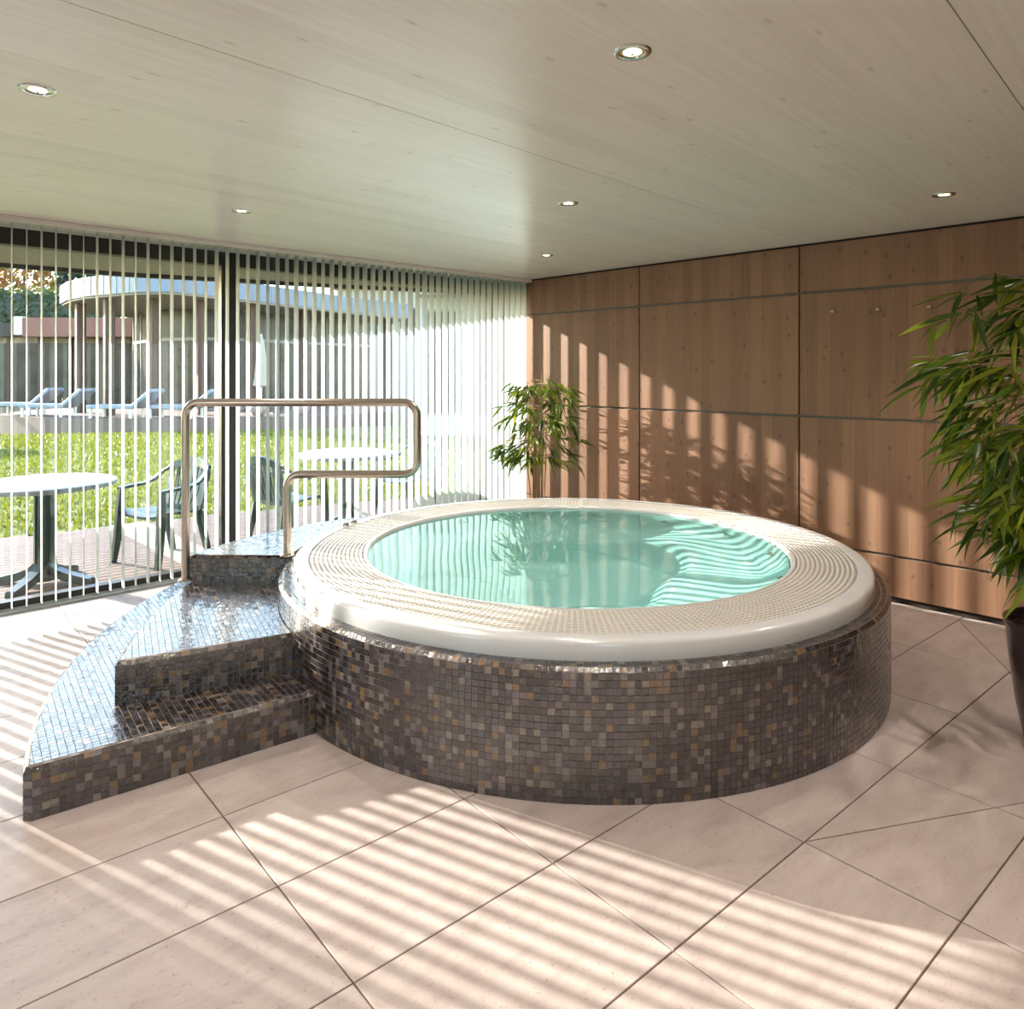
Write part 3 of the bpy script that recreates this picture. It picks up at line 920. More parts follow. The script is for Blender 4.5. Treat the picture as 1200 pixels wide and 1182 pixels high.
# water: a finely rippled refracting surface
b_ = MB()
nra, nrr = 128, 40
def wz(x_, y_):
    return .5265 + .00035 * (math.sin(9 * x_ + 4 * y_ + 1) + math.sin(-5 * x_ + 11 * y_) + .6 * math.sin(17 * x_ - 13 * y_ + 2))
wv = [(TC[0], TC[1], wz(0, 0))]
for k in range(1, nrr + 1):
    for i in range(nra):
        r_ = 1.1335 * k / nrr; a = 2 * math.pi * i / nra
        x_, y_ = r_ * math.cos(a), r_ * math.sin(a)
        wv.append((TC[0] + x_, TC[1] + y_, wz(x_, y_)))
wf = [(0, 1 + i, 1 + (i + 1) % nra) for i in range(nra)]
for k in range(nrr - 1):
    o1 = 1 + k * nra; o2 = o1 + nra
    for i in range(nra):
        wf.append((o1 + i, o2 + i, o2 + (i + 1) % nra, o1 + (i + 1) % nra))
b_.add(wv, wf)
w_ = b_.obj('water', M['water'], tub, True)
w_.cycles.is_caustics_caster = True
sh.cycles.is_caustics_receiver = True
w_['label'] = 'clear turquoise water with mirror reflections'

# ------------------------------------------------------------------ mosaic steps
Z1, Z2, Z3 = 0.175, 0.345, 0.485
def arc(c, r, p0, p1, n_):
    a0 = math.atan2(p0[1] - c[1], p0[0] - c[0]); a1 = math.atan2(p1[1] - c[1], p1[0] - c[0])
    d = (a1 - a0 + math.pi) % (2 * math.pi) - math.pi
    return [(c[0] + r * math.cos(a0 + d * k / n_), c[1] + r * math.sin(a0 + d * k / n_)) for k in range(n_ + 1)]
def tubpt(deg, r=TR):
    return (TC[0] + r * math.cos(R(deg)), TC[1] + r * math.sin(R(deg)))
def bez(p, n_):
    out = []
    for k in range(n_ + 1):
        t = k / n_; q = [Vector(v) for v in p]
        while len(q) > 1:
            q = [q[i].lerp(q[i + 1], t) for i in range(len(q) - 1)]
        out.append((q[0].x, q[0].y))
    return out
C1, R1 = (3.907, 2.201), 3.4687
C2, R2 = (4.338, 1.6326), 3.8097
RT = TR + .003
out1 = arc(C1, R1, (0.525, 2.915), (1.80, 4.93), 90)
out1 += bez([(1.80, 4.93), (2.15, 5.16), (2.8, 4.95), tubpt(88, RT)], 40)[1:]
front1 = [tubpt(179.0, RT), (0.536, 2.897)]
inner1 = [tubpt(88 + (179.0 - 88) * k / 70, RT) for k in range(71)]
out2 = arc(C2, R2, (0.888, 3.222), (1.52, 4.20), 45)
out3 = bez([(1.52, 4.20), (1.70, 4.40), (2.35, 4.62), (2.75, 4.62), tubpt(84, RT)], 50)
front2 = [tubpt(170.0, RT), (0.895, 3.206)]
inner2 = [tubpt(84 + (170.0 - 84) * k / 70, RT) for k in range(71)]
front3 = [tubpt(138.5, RT), (1.531, 4.194)]
inner3 = [tubpt(84 + (138.5 - 84) * k / 40, RT) for k in range(41)]

steps = thing('tub_steps', 'curved mosaic steps leading up to the whirlpool tub', 'steps', (0, 0, 0))
smos = Mosaic(steps)
def resample(pl, step):
    L = [0]
    for a, c in zip(pl[:-1], pl[1:]): L.append(L[-1] + math.hypot(c[0] - a[0], c[1] - a[1]))
    n_ = max(1, round(L[-1] / step)); out = []; j = 0
    for k in range(n_ + 1):
        s_ = L[-1] * k / n_
        while j < len(L) - 2 and L[j + 1] < s_: j += 1
        t = (s_ - L[j]) / max(1e-9, L[j + 1] - L[j])
        out.append((pl[j][0] + (pl[j + 1][0] - pl[j][0]) * t, pl[j][1] + (pl[j + 1][1] - pl[j][1]) * t))
    return out
def inside(p, poly):
    c = False; j = len(poly) - 1
    for i in range(len(poly)):
        if (poly[i][1] > p[1]) != (poly[j][1] > p[1]) and p[0] < (poly[j][0] - poly[i][0]) * (p[1] - poly[i][1]) / (poly[j][1] - poly[i][1]) + poly[i][0]:
            c = not c
        j = i
    return c
def step(front, outer, inner, z0, z1, covered=None):
    """front line runs tub->outer, outer runs front->back, inner runs back->front along the tub"""
    edge = front + outer[1:] if math.dist(front[-1], outer[0]) < 1e-6 else front + outer
    # outward normals for every point of the exposed edge
    def offs(pl, d):
        res = []
        for i in range(len(pl)):
            a = pl[max(0, i - 1)]; c = pl[min(len(pl) - 1, i + 1)]
            L = math.hypot(c[0] - a[0], c[1] - a[1])
            nx_, ny_ = -(c[1] - a[1]) / L, (c[0] - a[0]) / L      # left of travel = outward (edge runs clockwise)
            res.append((pl[i][0] + nx_ * d, pl[i][1] + ny_ * d))
        return res
    poly = edge + inner
    sgn = 1 if area2(poly) < 0 else -1
    e_in = offs(edge, -CH * sgn)
    bm_ = MB()
    ne = len(edge)
    n2 = len(inner)
    allp0 = edge + inner
    nn = len(allp0)
    vs_ = [(x, y, z0) for x, y in allp0] + [(x, y, z1 - CH) for x, y in allp0] + [(x, y, z1) for x, y in e_in + inner]
    fs_ = []
    for q in range(2):
        for i in range(nn):
            j = (i + 1) % nn
            fs_.append((q * nn + i, q * nn + j, (q + 1) * nn + j, (q + 1) * nn + i))
    top = tuple(range(2 * nn, 3 * nn))
    fs_.append(top)
    bm_.add(vs_, fs_)
    o = bm_.obj('step', M['grout'], steps)
    bmm = bmesh.new(); bmm.from_mesh(o.data); bmesh.ops.recalc_face_normals(bmm, faces=bmm.faces); bmesh.ops.triangulate(bmm, faces=[f for f in bmm.faces if len(f.verts) > 4]); bmm.to_mesh(o.data); bmm.free()
    # tiles on the two edge runs
    for run in (front, [front[-1], outer[0]], outer):
        pts = resample(run, P0)
        rows = max(1, round((z1 - CH - z0) / P0)); hr = (z1 - CH - z0) / rows
        inn_ = offs(pts, -CH * sgn)
        for i in range(len(pts) - 1):
            a, c = pts[i], pts[i + 1]
            L = math.hypot(c[0] - a[0], c[1] - a[1])
            tx = Vector(((c[0] - a[0]) / L, (c[1] - a[1]) / L, 0))
            nr_ = Vector((-tx.y * sgn, tx.x * sgn, 0))
            ax = tx if tx.cross(Vector((0, 0, 1))).dot(nr_) > 0 else -tx
            for k in range(rows):
                smos.quad(((a[0] + c[0]) / 2, (a[1] + c[1]) / 2, z0 + (k + .5) * hr), ax, (0, 0, 1), L, hr)
            ia, ic = inn_[i], inn_[i + 1]
            pp = [(a[0], a[1], z1 - CH), (c[0], c[1], z1 - CH), (ic[0], ic[1], z1), (ia[0], ia[1], z1)]
            nrm = (nr_ + Vector((0, 0, 1))).normalized()
            if (Vector(pp[1]) - Vector(pp[0])).cross(Vector(pp[2]) - Vector(pp[1])).dot(nrm) < 0: pp = pp[::-1]
            smos.poly(pp, nrm)
    # tiles on the tread: grid along the front line, clipped by the outline
    outline = e_in + inner
    if area2(outline) < 0: outline = outline[::-1]
    f0, f1 = front[0], e_in[len(front) - 1]
    L = math.hypot(f1[0] - f0[0], f1[1] - f0[1])
    ux = ((f1[0] - f0[0]) / L, (f1[1] - f0[1]) / L)
    uy = (-ux[1], ux[0])
    fo = e_in[0]
    mid = (sum(p[0] for p in outline) / len(outline), sum(p[1] for p in outline) / len(outline))
    if (mid[0] - fo[0]) * uy[0] + (mid[1] - fo[1]) * uy[1] < 0: uy = (-uy[0], -uy[1])
    segs = list(zip(outline, outline[1:] + outline[:1]))
    for iu_ in range(-70, 70):
        for iv_ in range(0, 110):
            c = (fo[0] + ux[0] * (iu_ + .5) * P0 + uy[0] * (iv_ + .5) * P0, fo[1] + ux[1] * (iu_ + .5) * P0 + uy[1] * (iv_ + .5) * P0)
            if math.hypot(c[0] - TC[0], c[1] - TC[1]) < TR - .03 or math.hypot(c[0] - 1.6, c[1] - 3.9) > 2.2: continue
            if covered and all(inside((c[0] + dx_, c[1] + dy_), covered) for dx_ in (-.03, .03) for dy_ in (-.03, .03)): continue
            q = [(c[0] + ux[0] * sx_ * P0 / 2 + uy[0] * sy_ * P0 / 2, c[1] + ux[1] * sx_ * P0 / 2 + uy[1] * sy_ * P0 / 2) for sx_, sy_ in ((-1, -1), (1, -1), (1, 1), (-1, 1))]
            ii = [inside(p, outline) for p in q]
            if all(ii):
                ax = Vector((ux[0], ux[1], 0)); ay = Vector((uy[0], uy[1], 0))
                if ax.cross(ay).z < 0: ax = -ax
                smos.quad((c[0], c[1], z1), ax, ay, P0, P0)
            elif any(ii) or inside(c, outline):
                for (a_, b_2) in segs:
                    mx_, my_ = (a_[0] + b_2[0]) / 2, (a_[1] + b_2[1]) / 2
                    d = (b_2[0] - a_[0], b_2[1] - a_[1]); Ls = math.hypot(*d)
                    if Ls < 1e-9: continue
                    t = ((c[0] - a_[0]) * d[0] + (c[1] - a_[1]) * d[1]) / Ls ** 2
                    if -0.4 * P0 / Ls <= t <= 1 + 0.4 * P0 / Ls:
                        nn_ = (d[1] / Ls, -d[0] / Ls)
                        if abs((c[0] - a_[0]) * nn_[0] + (c[1] - a_[1]) * nn_[1]) < P0:
                            q = clip_half(q, a_, nn_)
                            if len(q) < 3: break
                if len(q) >= 3 and abs(area2(q)) > P0 * P0 * .12:
                    if area2(q) < 0: q = q[::-1]
                    smos.poly([(p[0], p[1], z1) for p in q], (0, 0, 1))
poly2 = front2 + out2 + out3[1:] + inner2
poly3 = front3 + out3 + inner3
step(front1, out1, inner1, 0.0, Z1, poly2)
step(front2, out2 + out3[1:], inner2, Z1, Z2, poly3)
step(front3, out3, inner3, Z2, Z3)
smos.build(300)

# ------------------------------------------------------------------ stainless hand rail
RV = Vector((FW.y, -FW.x, 0))
def rp(px, z, D=4.1):
    p = FW * D + RV * ((px - 600) / FPX * D)
    return Vector((p.x, p.y, z))
def ry(py, D=4.1):
    return 1.5 - (py - 436.4) * D / FPX
zt, zl = ry(471.5), ry(555.5)
rad = 0.072
u = RV
p1, p2, p3 = rp(217.5, 0), rp(336.5, 0), rp(488.5, 0)
path = [Vector((p1.x, p1.y, Z2 + .0))]
def corner(c, d_in, d_out, r, n_=7):
    out = []
    a = c - d_in * r; e = c + d_out * r
    o_ = c - d_in * r + d_out * r
    for k in range(n_ + 1):
        t = math.pi / 2 * k / n_
        out.append(o_ - d_out * r * math.cos(t) + d_in * r * math.sin(t))
    return out
UP = Vector((0, 0, 1))
path += corner(Vector((p1.x, p1.y, zt)), UP, u, rad)
path += corner(Vector((p3.x, p3.y, zt)), u, -UP, rad)
path += corner(Vector((p3.x, p3.y, zl)), -UP, -u, rad)
path += corner(Vector((p2.x, p2.y, zl)), -u, -UP, rad)
path += [Vector((p2.x, p2.y, Z3))]
rail = thing('hand_rail', 'bent stainless steel hand rail rising from the mosaic steps', 'hand rail', (p1.x, p1.y, Z2))
b = MB(); b.tube([p - rail.location for p in path], 0.0225, 20); o = b.obj('tube', M['steel'], rail); autosmooth(o, 50)
for p, z in ((p1, Z2), (p2, Z3)):
    b = MB(); b.lathe([(.0225, .012), (.036, .010), (.040, .002), (.040, 0)], 24, (p.x - rail.location.x, p.y - rail.location.y))
    for i in range(len(b.v)): b.v[i] = (b.v[i][0], b.v[i][1], b.v[i][2] + z - Z2 + .0015)
    autosmooth(b.obj('base_flange', M['steel'], rail), 40)

# ------------------------------------------------------------------ ceiling downlights
LAMPS = [((1.699, 1.294), 'glowing chrome downlight in the ceiling over the open floor in front of the tub'),
         ((0.530, 2.788), 'chrome downlight in the ceiling above the lowest mosaic step'),
         ((1.764, 4.086), 'chrome ceiling downlight above the step landing beside the vertical blind'),
         ((2.965, 2.687), 'chrome ceiling downlight above the middle of the whirlpool tub'),
         ((4.156, 3.998), 'chrome ceiling downlight closest to the corner bamboo'),
         ((4.223, 1.230), 'chrome ceiling downlight between wood wall and potted bamboo')]
LP = 33.0
meshes = {}
def dl_mesh(name, prof, mat, n_=36):
    b_ = MB(); b_.lathe(prof, n_)
    o_ = b_.obj(name, mat); autosmooth(o_, 50); me = o_.data; bpy.data.objects.remove(o_)
    return me
meshes['trim_ring'] = dl_mesh('trim_ring', [(.036, .001), (.038, -.004), (.046, -.006), (.053, -.004), (.055, .0)], M['chrome'])
meshes['reflector'] = dl_mesh('reflector', [(.037, .0), (.030, -.0025), (.0265, -.001)], M['reflector'])
meshes['bulb_lens'] = dl_mesh('bulb_lens', [(.0005, -.0065), (.012, -.0055), (.022, -.003), (.0268, -.001)], M['lens'])
meshes['pin'] = dl_mesh('pin', [(.0005, -.0105), (.0035, -.010), (.0045, -.005)], M['chrome'], 10)
LAMPS += [((x_, y_), lab_) for x_, y_, lab_ in (  # unseen lamps behind the camera, added to fill the room with light
    (0.50, -0.05, 'unseen fill downlight added halfway to the plastered rear wall'), (3.0, -0.10, 'unseen fill downlight added in line with the tub near the rear wall'),
    (-0.72, 1.35, 'unseen fill downlight added facing the tall side window'), (-0.72, 4.10, 'unseen fill downlight added by the closed end of the blind'),
    (-1.95, 2.80, 'unseen fill downlight added closest to the plastered side wall'), (1.75, -1.35, 'unseen fill downlight added closest to the plastered rear wall'))]
for (x, y), lab in LAMPS:
    t = thing('recessed_downlight', lab, 'ceiling lamp', (x, y, ZC), 0, 'recessed ceiling downlights')
    for k, me in meshes.items():
        inst(k, me, Matrix.Identity(4), t)
    ld = bpy.data.lights.new('lamp_glow', 'SPOT')
    ld.energy = LP; ld.color = (1.0, 0.89, 0.79); ld.spot_size = R(105); ld.spot_blend = 0.9; ld.shadow_soft_size = 0.03; ld.cycles.is_caustics_light = True
    lo = bpy.data.objects.new('lamp_glow', ld); C.objects.link(lo); lo.parent = t; lo.location = (0, 0, -.02)

# ------------------------------------------------------------------ wall knobs
for (y, z), lab in (((2.175, 1.921), 'small square steel wall knob next to the vertical panel joint'),
                    ((1.877, 1.915), 'small square steel wall knob midway between its two neighbours'),
                    ((1.569, 1.912), 'small square steel wall knob beside the bamboo leaves')):
    t = thing('wall_knob', lab, 'coat hook', (XW, y, z), 0, 'steel knobs in a row on the wood wall')
    b = MB(); b.tube([(0, 0, 0), (-.035, 0, 0)], .0055, 12); autosmooth(b.obj('stem', M['steel'], t), 40)
    b = MB(); b.bbox((-.012, -.012, -.006), (.012, .012, .006), .003, Matrix.Translation((-.039, 0, 0)) @ Matrix.Rotation(R(-90), 4, 'Y')); b.obj('knob_head', M['steel'], t)
    b = MB(); b.tube([(0, 0, 0), (-.003, 0, 0)], .011, 16); b.obj('backplate', M['steel'], t)

# ------------------------------------------------------------------ bamboo plants
def leaf_mesh(name, L, W, droop, mat):
    n_ = 7
    vs_ = []; fs_ = []
    prof = [0.12, .62, .95, 1.0, .86, .58, .28, 0.02]
    for i in range(n_ + 1):
        t = i / n_
        x_ = L * t; z_ = -droop * L * t * t
        w_ = W / 2 * prof[i]
        vs_ += [(x_, -w_, z_ + w_ * .35), (x_, 0, z_), (x_, w_, z_ + w_ * .35)]
    for i in range(n_):
        a = i * 3
        fs_ += [(a, a + 3, a + 4, a + 1), (a + 1, a + 4, a + 5, a + 2)]
    me = bpy.data.meshes.new(name); me.from_pydata(vs_, [], fs_); me.materials.append(mat)
    me.polygons.foreach_set('use_smooth', [True] * len(me.polygons))
    return me
def bamboo(name, label, loc, spec, seed, limit, leafL, pot):
    rr = random.Random(seed)
    t = thing(name, label, 'potted plant', loc)
    variants = [leaf_mesh('leaf', L_ * leafL, L_ * leafL * w_, d_, M['bamboo']) for L_, w_, d_ in ((1, .125, .12), (.85, .14, .25), (1.12, .11, .3), (.7, .15, .08), (.95, .12, .45))]
    pot(t)
    stems = []
    for i in range(spec['stems']):
        a = rr.uniform(0, 2 * math.pi); r0 = rr.uniform(.02, spec['base_r'])
        h = spec['h'] * rr.uniform(.78, 1.0)
        lean = rr.uniform(.04, spec['lean'])
        a2 = a + rr.uniform(-.6, .6)
        z0 = spec['z0']
        pts = []
        for k in range(9):
            q = k / 8
            pts.append(Vector((r0 * math.cos(a) + lean * math.cos(a2) * q ** 1.7 + rr.uniform(-.006, .006), r0 * math.sin(a) + lean * math.sin(a2) * q ** 1.7 + rr.uniform(-.006, .006), z0 + (h - z0) * q)))
        b_ = MB(); b_.tube(pts, [spec['sr'] * (1 - .65 * k / 8) for k in range(9)], 8)
        autosmooth(b_.obj('cane', M['cane'], t), 60)
        stems.append(pts)
    placed = []
    tw = MB()
    for cl in range(spec['clusters']):
        pts = rr.choice(stems)
        z_t = None
        zc = spec['zlo'] + (spec['zhi'] - spec['zlo']) * rr.random() ** spec.get('zpow', 1)
        q = min(.98, max(0.05, (zc + .05 - spec['z0']) / (pts[-1].z - spec['z0'])))
        k = min(7, int(q * 8)); p = pts[k].lerp(pts[k + 1], q * 8 - k)
        az = rr.uniform(0, 2 * math.pi)
        if spec.get('bias') is not None and rr.random() < .45:
            az = spec['bias'] + rr.gauss(0, .7)
        prof = spec['prof'](zc)
        reach = prof * rr.uniform(.35, 1.0)
        tip = Vector((math.cos(az) * reach, math.sin(az) * reach, zc + rr.uniform(-.02, .05)))
        if math.hypot(p.x, p.y) > prof * 1.1: p = Vector((p.x * .6, p.y * .6, p.z))
        midp = p.lerp(tip, .5) + Vector((0, 0, rr.uniform(.02, .07)))
        tw.tube([p, midp, tip], [.0028, .002, .0012], 5)
        nl = rr.randint(*spec['fan'])
        d0 = (tip - midp); d0.z *= .6; d0.normalize()
        base_az = math.atan2(d0.y, d0.x)
        for li in range(nl):
            back = rr.uniform(0, .45) * (li > 1)
            o = tip.lerp(midp, back)
            laz = base_az + rr.uniform(-1.25, 1.25)
            pit = rr.uniform(-.25, .95) + spec.get('droop', 0)
            m4 = Matrix.Translation(o) @ Matrix.Rotation(laz, 4, 'Z') @ Matrix.Rotation(pit, 4, 'Y') @ Matrix.Rotation(rr.uniform(-.9, .9), 4, 'X') @ Matrix.Scale(rr.uniform(.75, 1.15), 4)
            placed.append((m4, rr.choice(variants)))
    o = tw.obj('twigs', M['cane'], t)
    eye = Vector((0, 0, H)); rt = Vector((FW.y, -FW.x, 0))
    def score(it):
        w = Vector(loc) + it[0].translation - eye
        return w.length - (3 if 0 < 600 + FPX * w.dot(rt) / w.dot(FW) < 1200 else 0)
    placed.sort(key=score)
    if spec.get('wall'):
        placed = [it for it in placed if (it[0] @ Vector((leafL, 0, 0))).x + loc[0] < XW - .02 and (it[0] @ Vector((leafL, 0, 0))).y + loc[1] < 5.1]
    for m4, me in placed[:limit]:
        inst('leaf', me, m4, t)
    if len(placed) > limit:
        big = MB()
        for m4, me in placed[limit:]:
            big.add([m4 @ v.co for v in me.vertices], [tuple(p.vertices) for p in me.polygons])
        o = big.obj('leaf_mass', M['bamboo'], t, True); o['kind'] = 'stuff'
    return t

def pot_round(t):
    b_ = MB(); b_.lathe([(.001, .0), (.135, .0), (.142, .01), (.172, .17), (.196, .36), (.206, .47), (.213, .483), (.213, .497), (.206, .50), (.199, .497), (.194, .47), (.19, .455)], 64)
    autosmooth(b_.obj('pot', M['pot'], t), 40)
    b_ = MB()
    rr = random.Random(5)
    vs_ = [(0, 0, .462)]; fs_ = []
    for k in range(1, 6):
        for i in range(24):
            a = 2 * math.pi * i / 24; r_ = .194 * k / 5
            vs_.append((r_ * math.cos(a), r_ * math.sin(a), .458 + rr.uniform(-.008, .012)))
    for i in range(24):
        fs_.append((0, 1 + i, 1 + (i + 1) % 24))
        for k in range(4):
            a = 1 + k * 24
            fs_.append((a + i, a + 24 + i, a + 24 + (i + 1) % 24, a + (i + 1) % 24))
    b_.add(vs_, fs_); b_.obj('soil', M['bark'], t)
def pot_small(t):
    b_ = MB(); b_.lathe([(.001, 0), (.12, 0), (.128, .01), (.16, .26), (.166, .28), (.17, .30), (.166, .312), (.158, .305), (.152, .28)], 40)
    autosmooth(b_.obj('pot', M['pot'], t), 40)
    b_ = MB(); b_.lathe([(.001, .285), (.08, .29), (.154, .282)], 24); b_.obj('soil', M['bark'], t)

def prof_big(z):
    if z > 1.5: return .54 - (z - 1.5) * .35
    return .54 - (1.5 - z) * .28
bamboo('potted_bamboo', 'large bushy bamboo in a dark tapered pot beside the wood wall', (3.64, 0.62, 0), dict(stems=9, base_r=.13, h=1.95, lean=.28, z0=.45, sr=.009, clusters=185, zlo=.78, zhi=1.92, prof=prof_big, fan=(4, 7), bias=R(136), droop=.15), 21, 300, .20, pot_round)
def prof_small(z):
    return .42 - abs(z - 1.0) * .22
bamboo('corner_bamboo', 'slender bamboo with thin canes in the corner behind the tub', (4.67, 4.60, 0), dict(stems=8, base_r=.10, h=1.58, lean=.16, z0=.28, sr=.006, clusters=118, zlo=.66, zhi=1.40, prof=prof_small, fan=(5, 7), wall=True, droop=.1), 5, 300, .175, pot_small)

# ------------------------------------------------------------------ garden ground
ZD = -0.03
lawn_edge = [(-14, 8.5), (-3, 8.42), (1.28, 8.315), (2.224, 8.229), (3.303, 8.096), (4.271, 7.85), (5.4, 7.5), (7.0, 6.9), (16, 4.0)]
far_edge = [(26, 12.5), (18, 15.6), (11.5, 18.6), (7.86, 19.4), (3.4, 22.1), (-14, 30)]
b = MB(); b.prism(lawn_edge + far_edge, -.3, -.06); lawn = struct(b.obj('lawn', M['turf']), 'sunlit mown lawn between the two buildings', 'lawn')
b = MB(); b.prism([(-80, 5.7), (80, 5.7), (80, 140), (-80, 140)], -.5, -.30); struct(b.obj('ground', M['soil']), 'garden ground beyond the lawn', 'ground')
b = MB(); b.prism([(-80, -60), (80, -60), (80, 5.6), (-80, 5.6)], -.6, -.30); struct(b.obj('ground_rear', M['bounce_ground']), 'unseen rear ground kept pale to bounce light', 'ground')  # out of view; pale tone chosen to bounce and reflect more light
# grass blades
gb = MB(); rg = random.Random(9)
lp = lawn_edge + far_edge
cnt = 0
while cnt < 62000:
    # denser towards the deck edge
    x_ = rg.uniform(-1.5, 16); y_ = 7 + (rg.random() ** 1.6) * 17
    if not inside((x_, y_), lp): continue
    if x_ > y_ * 1.35 or (abs(x_ - 1.6) < 1.3 and abs(y_ - 19.1) < 1.3) or (x_ > 9.5 and (x_ - 10.9) * .68 + (y_ - 14.9) * .73 > -1.2): continue
    h_ = rg.uniform(.035, .075); a = rg.uniform(0, 6.28); w_ = rg.uniform(.006, .012) * (1 + (y_ - 7) * .12)
    lx, ly = rg.uniform(-.03, .03), rg.uniform(-.03, .03)
    gb.add([(x_ - w_ * math.cos(a), y_ - w_ * math.sin(a), -.06), (x_ + w_ * math.cos(a), y_ + w_ * math.sin(a), -.06), (x_ + lx, y_ + ly, -.06 + h_)], [(0, 1, 2)])
    cnt += 1
o = gb.obj('grass', M['grass']); tag(o, 'short bright green grass blades of the lawn', 'grass'); o['kind'] = 'stuff'

# deck
b = MB(); b.prism([(-6, 5.67), (9, 5.67), (9, 6.1), (5.4, 7.4), (4.271, 7.75), (3.303, 8.0), (2.224, 8.14), (1.28, 8.22), (-3, 8.32), (-6, 8.36)][::1], -.29, ZD - .02)
deck = struct(b.obj('terrace_deck', M['trunk']), 'weathered timber deck outside the glass front', 'deck')
db = MB()
def deck_limit(y_):
    pts = [(9, 6.1), (5.4, 7.4), (4.271, 7.75), (3.303, 8.0), (2.224, 8.14), (1.28, 8.22), (-3, 8.32), (-6, 8.36)]
    if y_ <= 6.1: return 9
    for (x0, y0), (x1, y1) in zip(pts[:-1], pts[1:]):
        if y0 <= y_ <= y1: return x0 + (x1 - x0) * (y_ - y0) / (y1 - y0)
    return -6
y_ = 5.675
while y_ < 8.32:
    xe = deck_limit(y_ + .085)
    for x0, x1 in ((-6, 2.15), (2.49, 9)):
        x1 = min(x1, xe)
        if x1 > x0 + .05:
            db.bbox((x0, y_, ZD - .02), (x1, y_ + .084, ZD), .004)
    y_ += .0905
o = db.obj('deck_boards', M['deck'], deck); o['kind'] = 'stuff'
k = 0
y_ = 5.675
while y_ < 8.1:
    pb = MB(); y2 = min(y_ + .47, 8.12)
    pb.bbox((2.155, y_ + .003, ZD - .02), (2.485, y2 - .003, ZD + .001), .005); pb.obj('paving_slab', M['paving'], deck)
    y_ += .47

# ------------------------------------------------------------------ garden tables and chairs
def garden_table(label, loc, rz):
    t = thing('garden_table', label, 'table', loc, rz)
    b_ = MB(); b_.lathe([(.001, .742), (.455, .742), (.468, .736), (.472, .722), (.468, .708), (.450, .703), (.43, .715), (.001, .715)], 64)
    autosmooth(b_.obj('tabletop', M['tabletop'], t), 40)
    b_ = MB()
    b_.lathe([(.095, .714), (.10, .700), (.078, .685), (.062, .655), (.056, .60), (.056, .20), (.062, .13), (.075, .08), (.085, .06), (.085, .03)], 12)
    # fluted ribs of the column
    for k in range(6):
        m4 = Matrix.Rotation(k * math.pi / 3, 4, 'Z')
        b_.box((.05, -.012, .1), (.066, .012, .66), m4)
    b_.obj('column', M['plastic'], t)
    for k in range(4):
        b_ = MB()
        a = R(35 + 90 * k)
        d = Vector((math.cos(a), math.sin(a), 0)); s_ = Vector((-d.y, d.x, 0))
        prof = [(.04, .17), (.10, .115), (.18, .085), (.27, .062), (.345, .045), (.36, .03), (.36, 0)]
        vs_ = []
        for r_, z_ in prof:
            for sg in (-1, 1):
                w_ = .042 - .012 * (r_ / .36)
                vs_.append(d * r_ + s_ * (sg * w_) + UP * z_)
        for r_, z_ in prof:
            for sg in (-1, 1):
                w_ = .042 - .012 * (r_ / .36)
                vs_.append(d * r_ + s_ * (sg * w_) + UP * max(0.0, z_ - .06 if r_ < .3 else 0.0))
        m_ = len(prof)
        fs_ = []
        for i in range(m_ - 1):
            fs_ += [(2 * i, 2 * i + 1, 2 * i + 3, 2 * i + 2), (2 * m_ + 2 * i, 2 * m_ + 2 * i + 2, 2 * m_ + 2 * i + 3, 2 * m_ + 2 * i + 1),
                    (2 * i, 2 * i + 2, 2 * m_ + 2 * i + 2, 2 * m_ + 2 * i), (2 * i + 1, 2 * m_ + 2 * i + 1, 2 * m_ + 2 * i + 3, 2 * i + 3)]
        b_.add(vs_, fs_)
        b_.obj('foot', M['plastic'], t)
    return t
garden_table('round white garden table on a green pedestal, left of the armchairs', (1.223, 6.22, ZD), R(10))
garden_table('round white garden table standing between the two green armchairs', (3.84, 6.42, ZD), R(30))

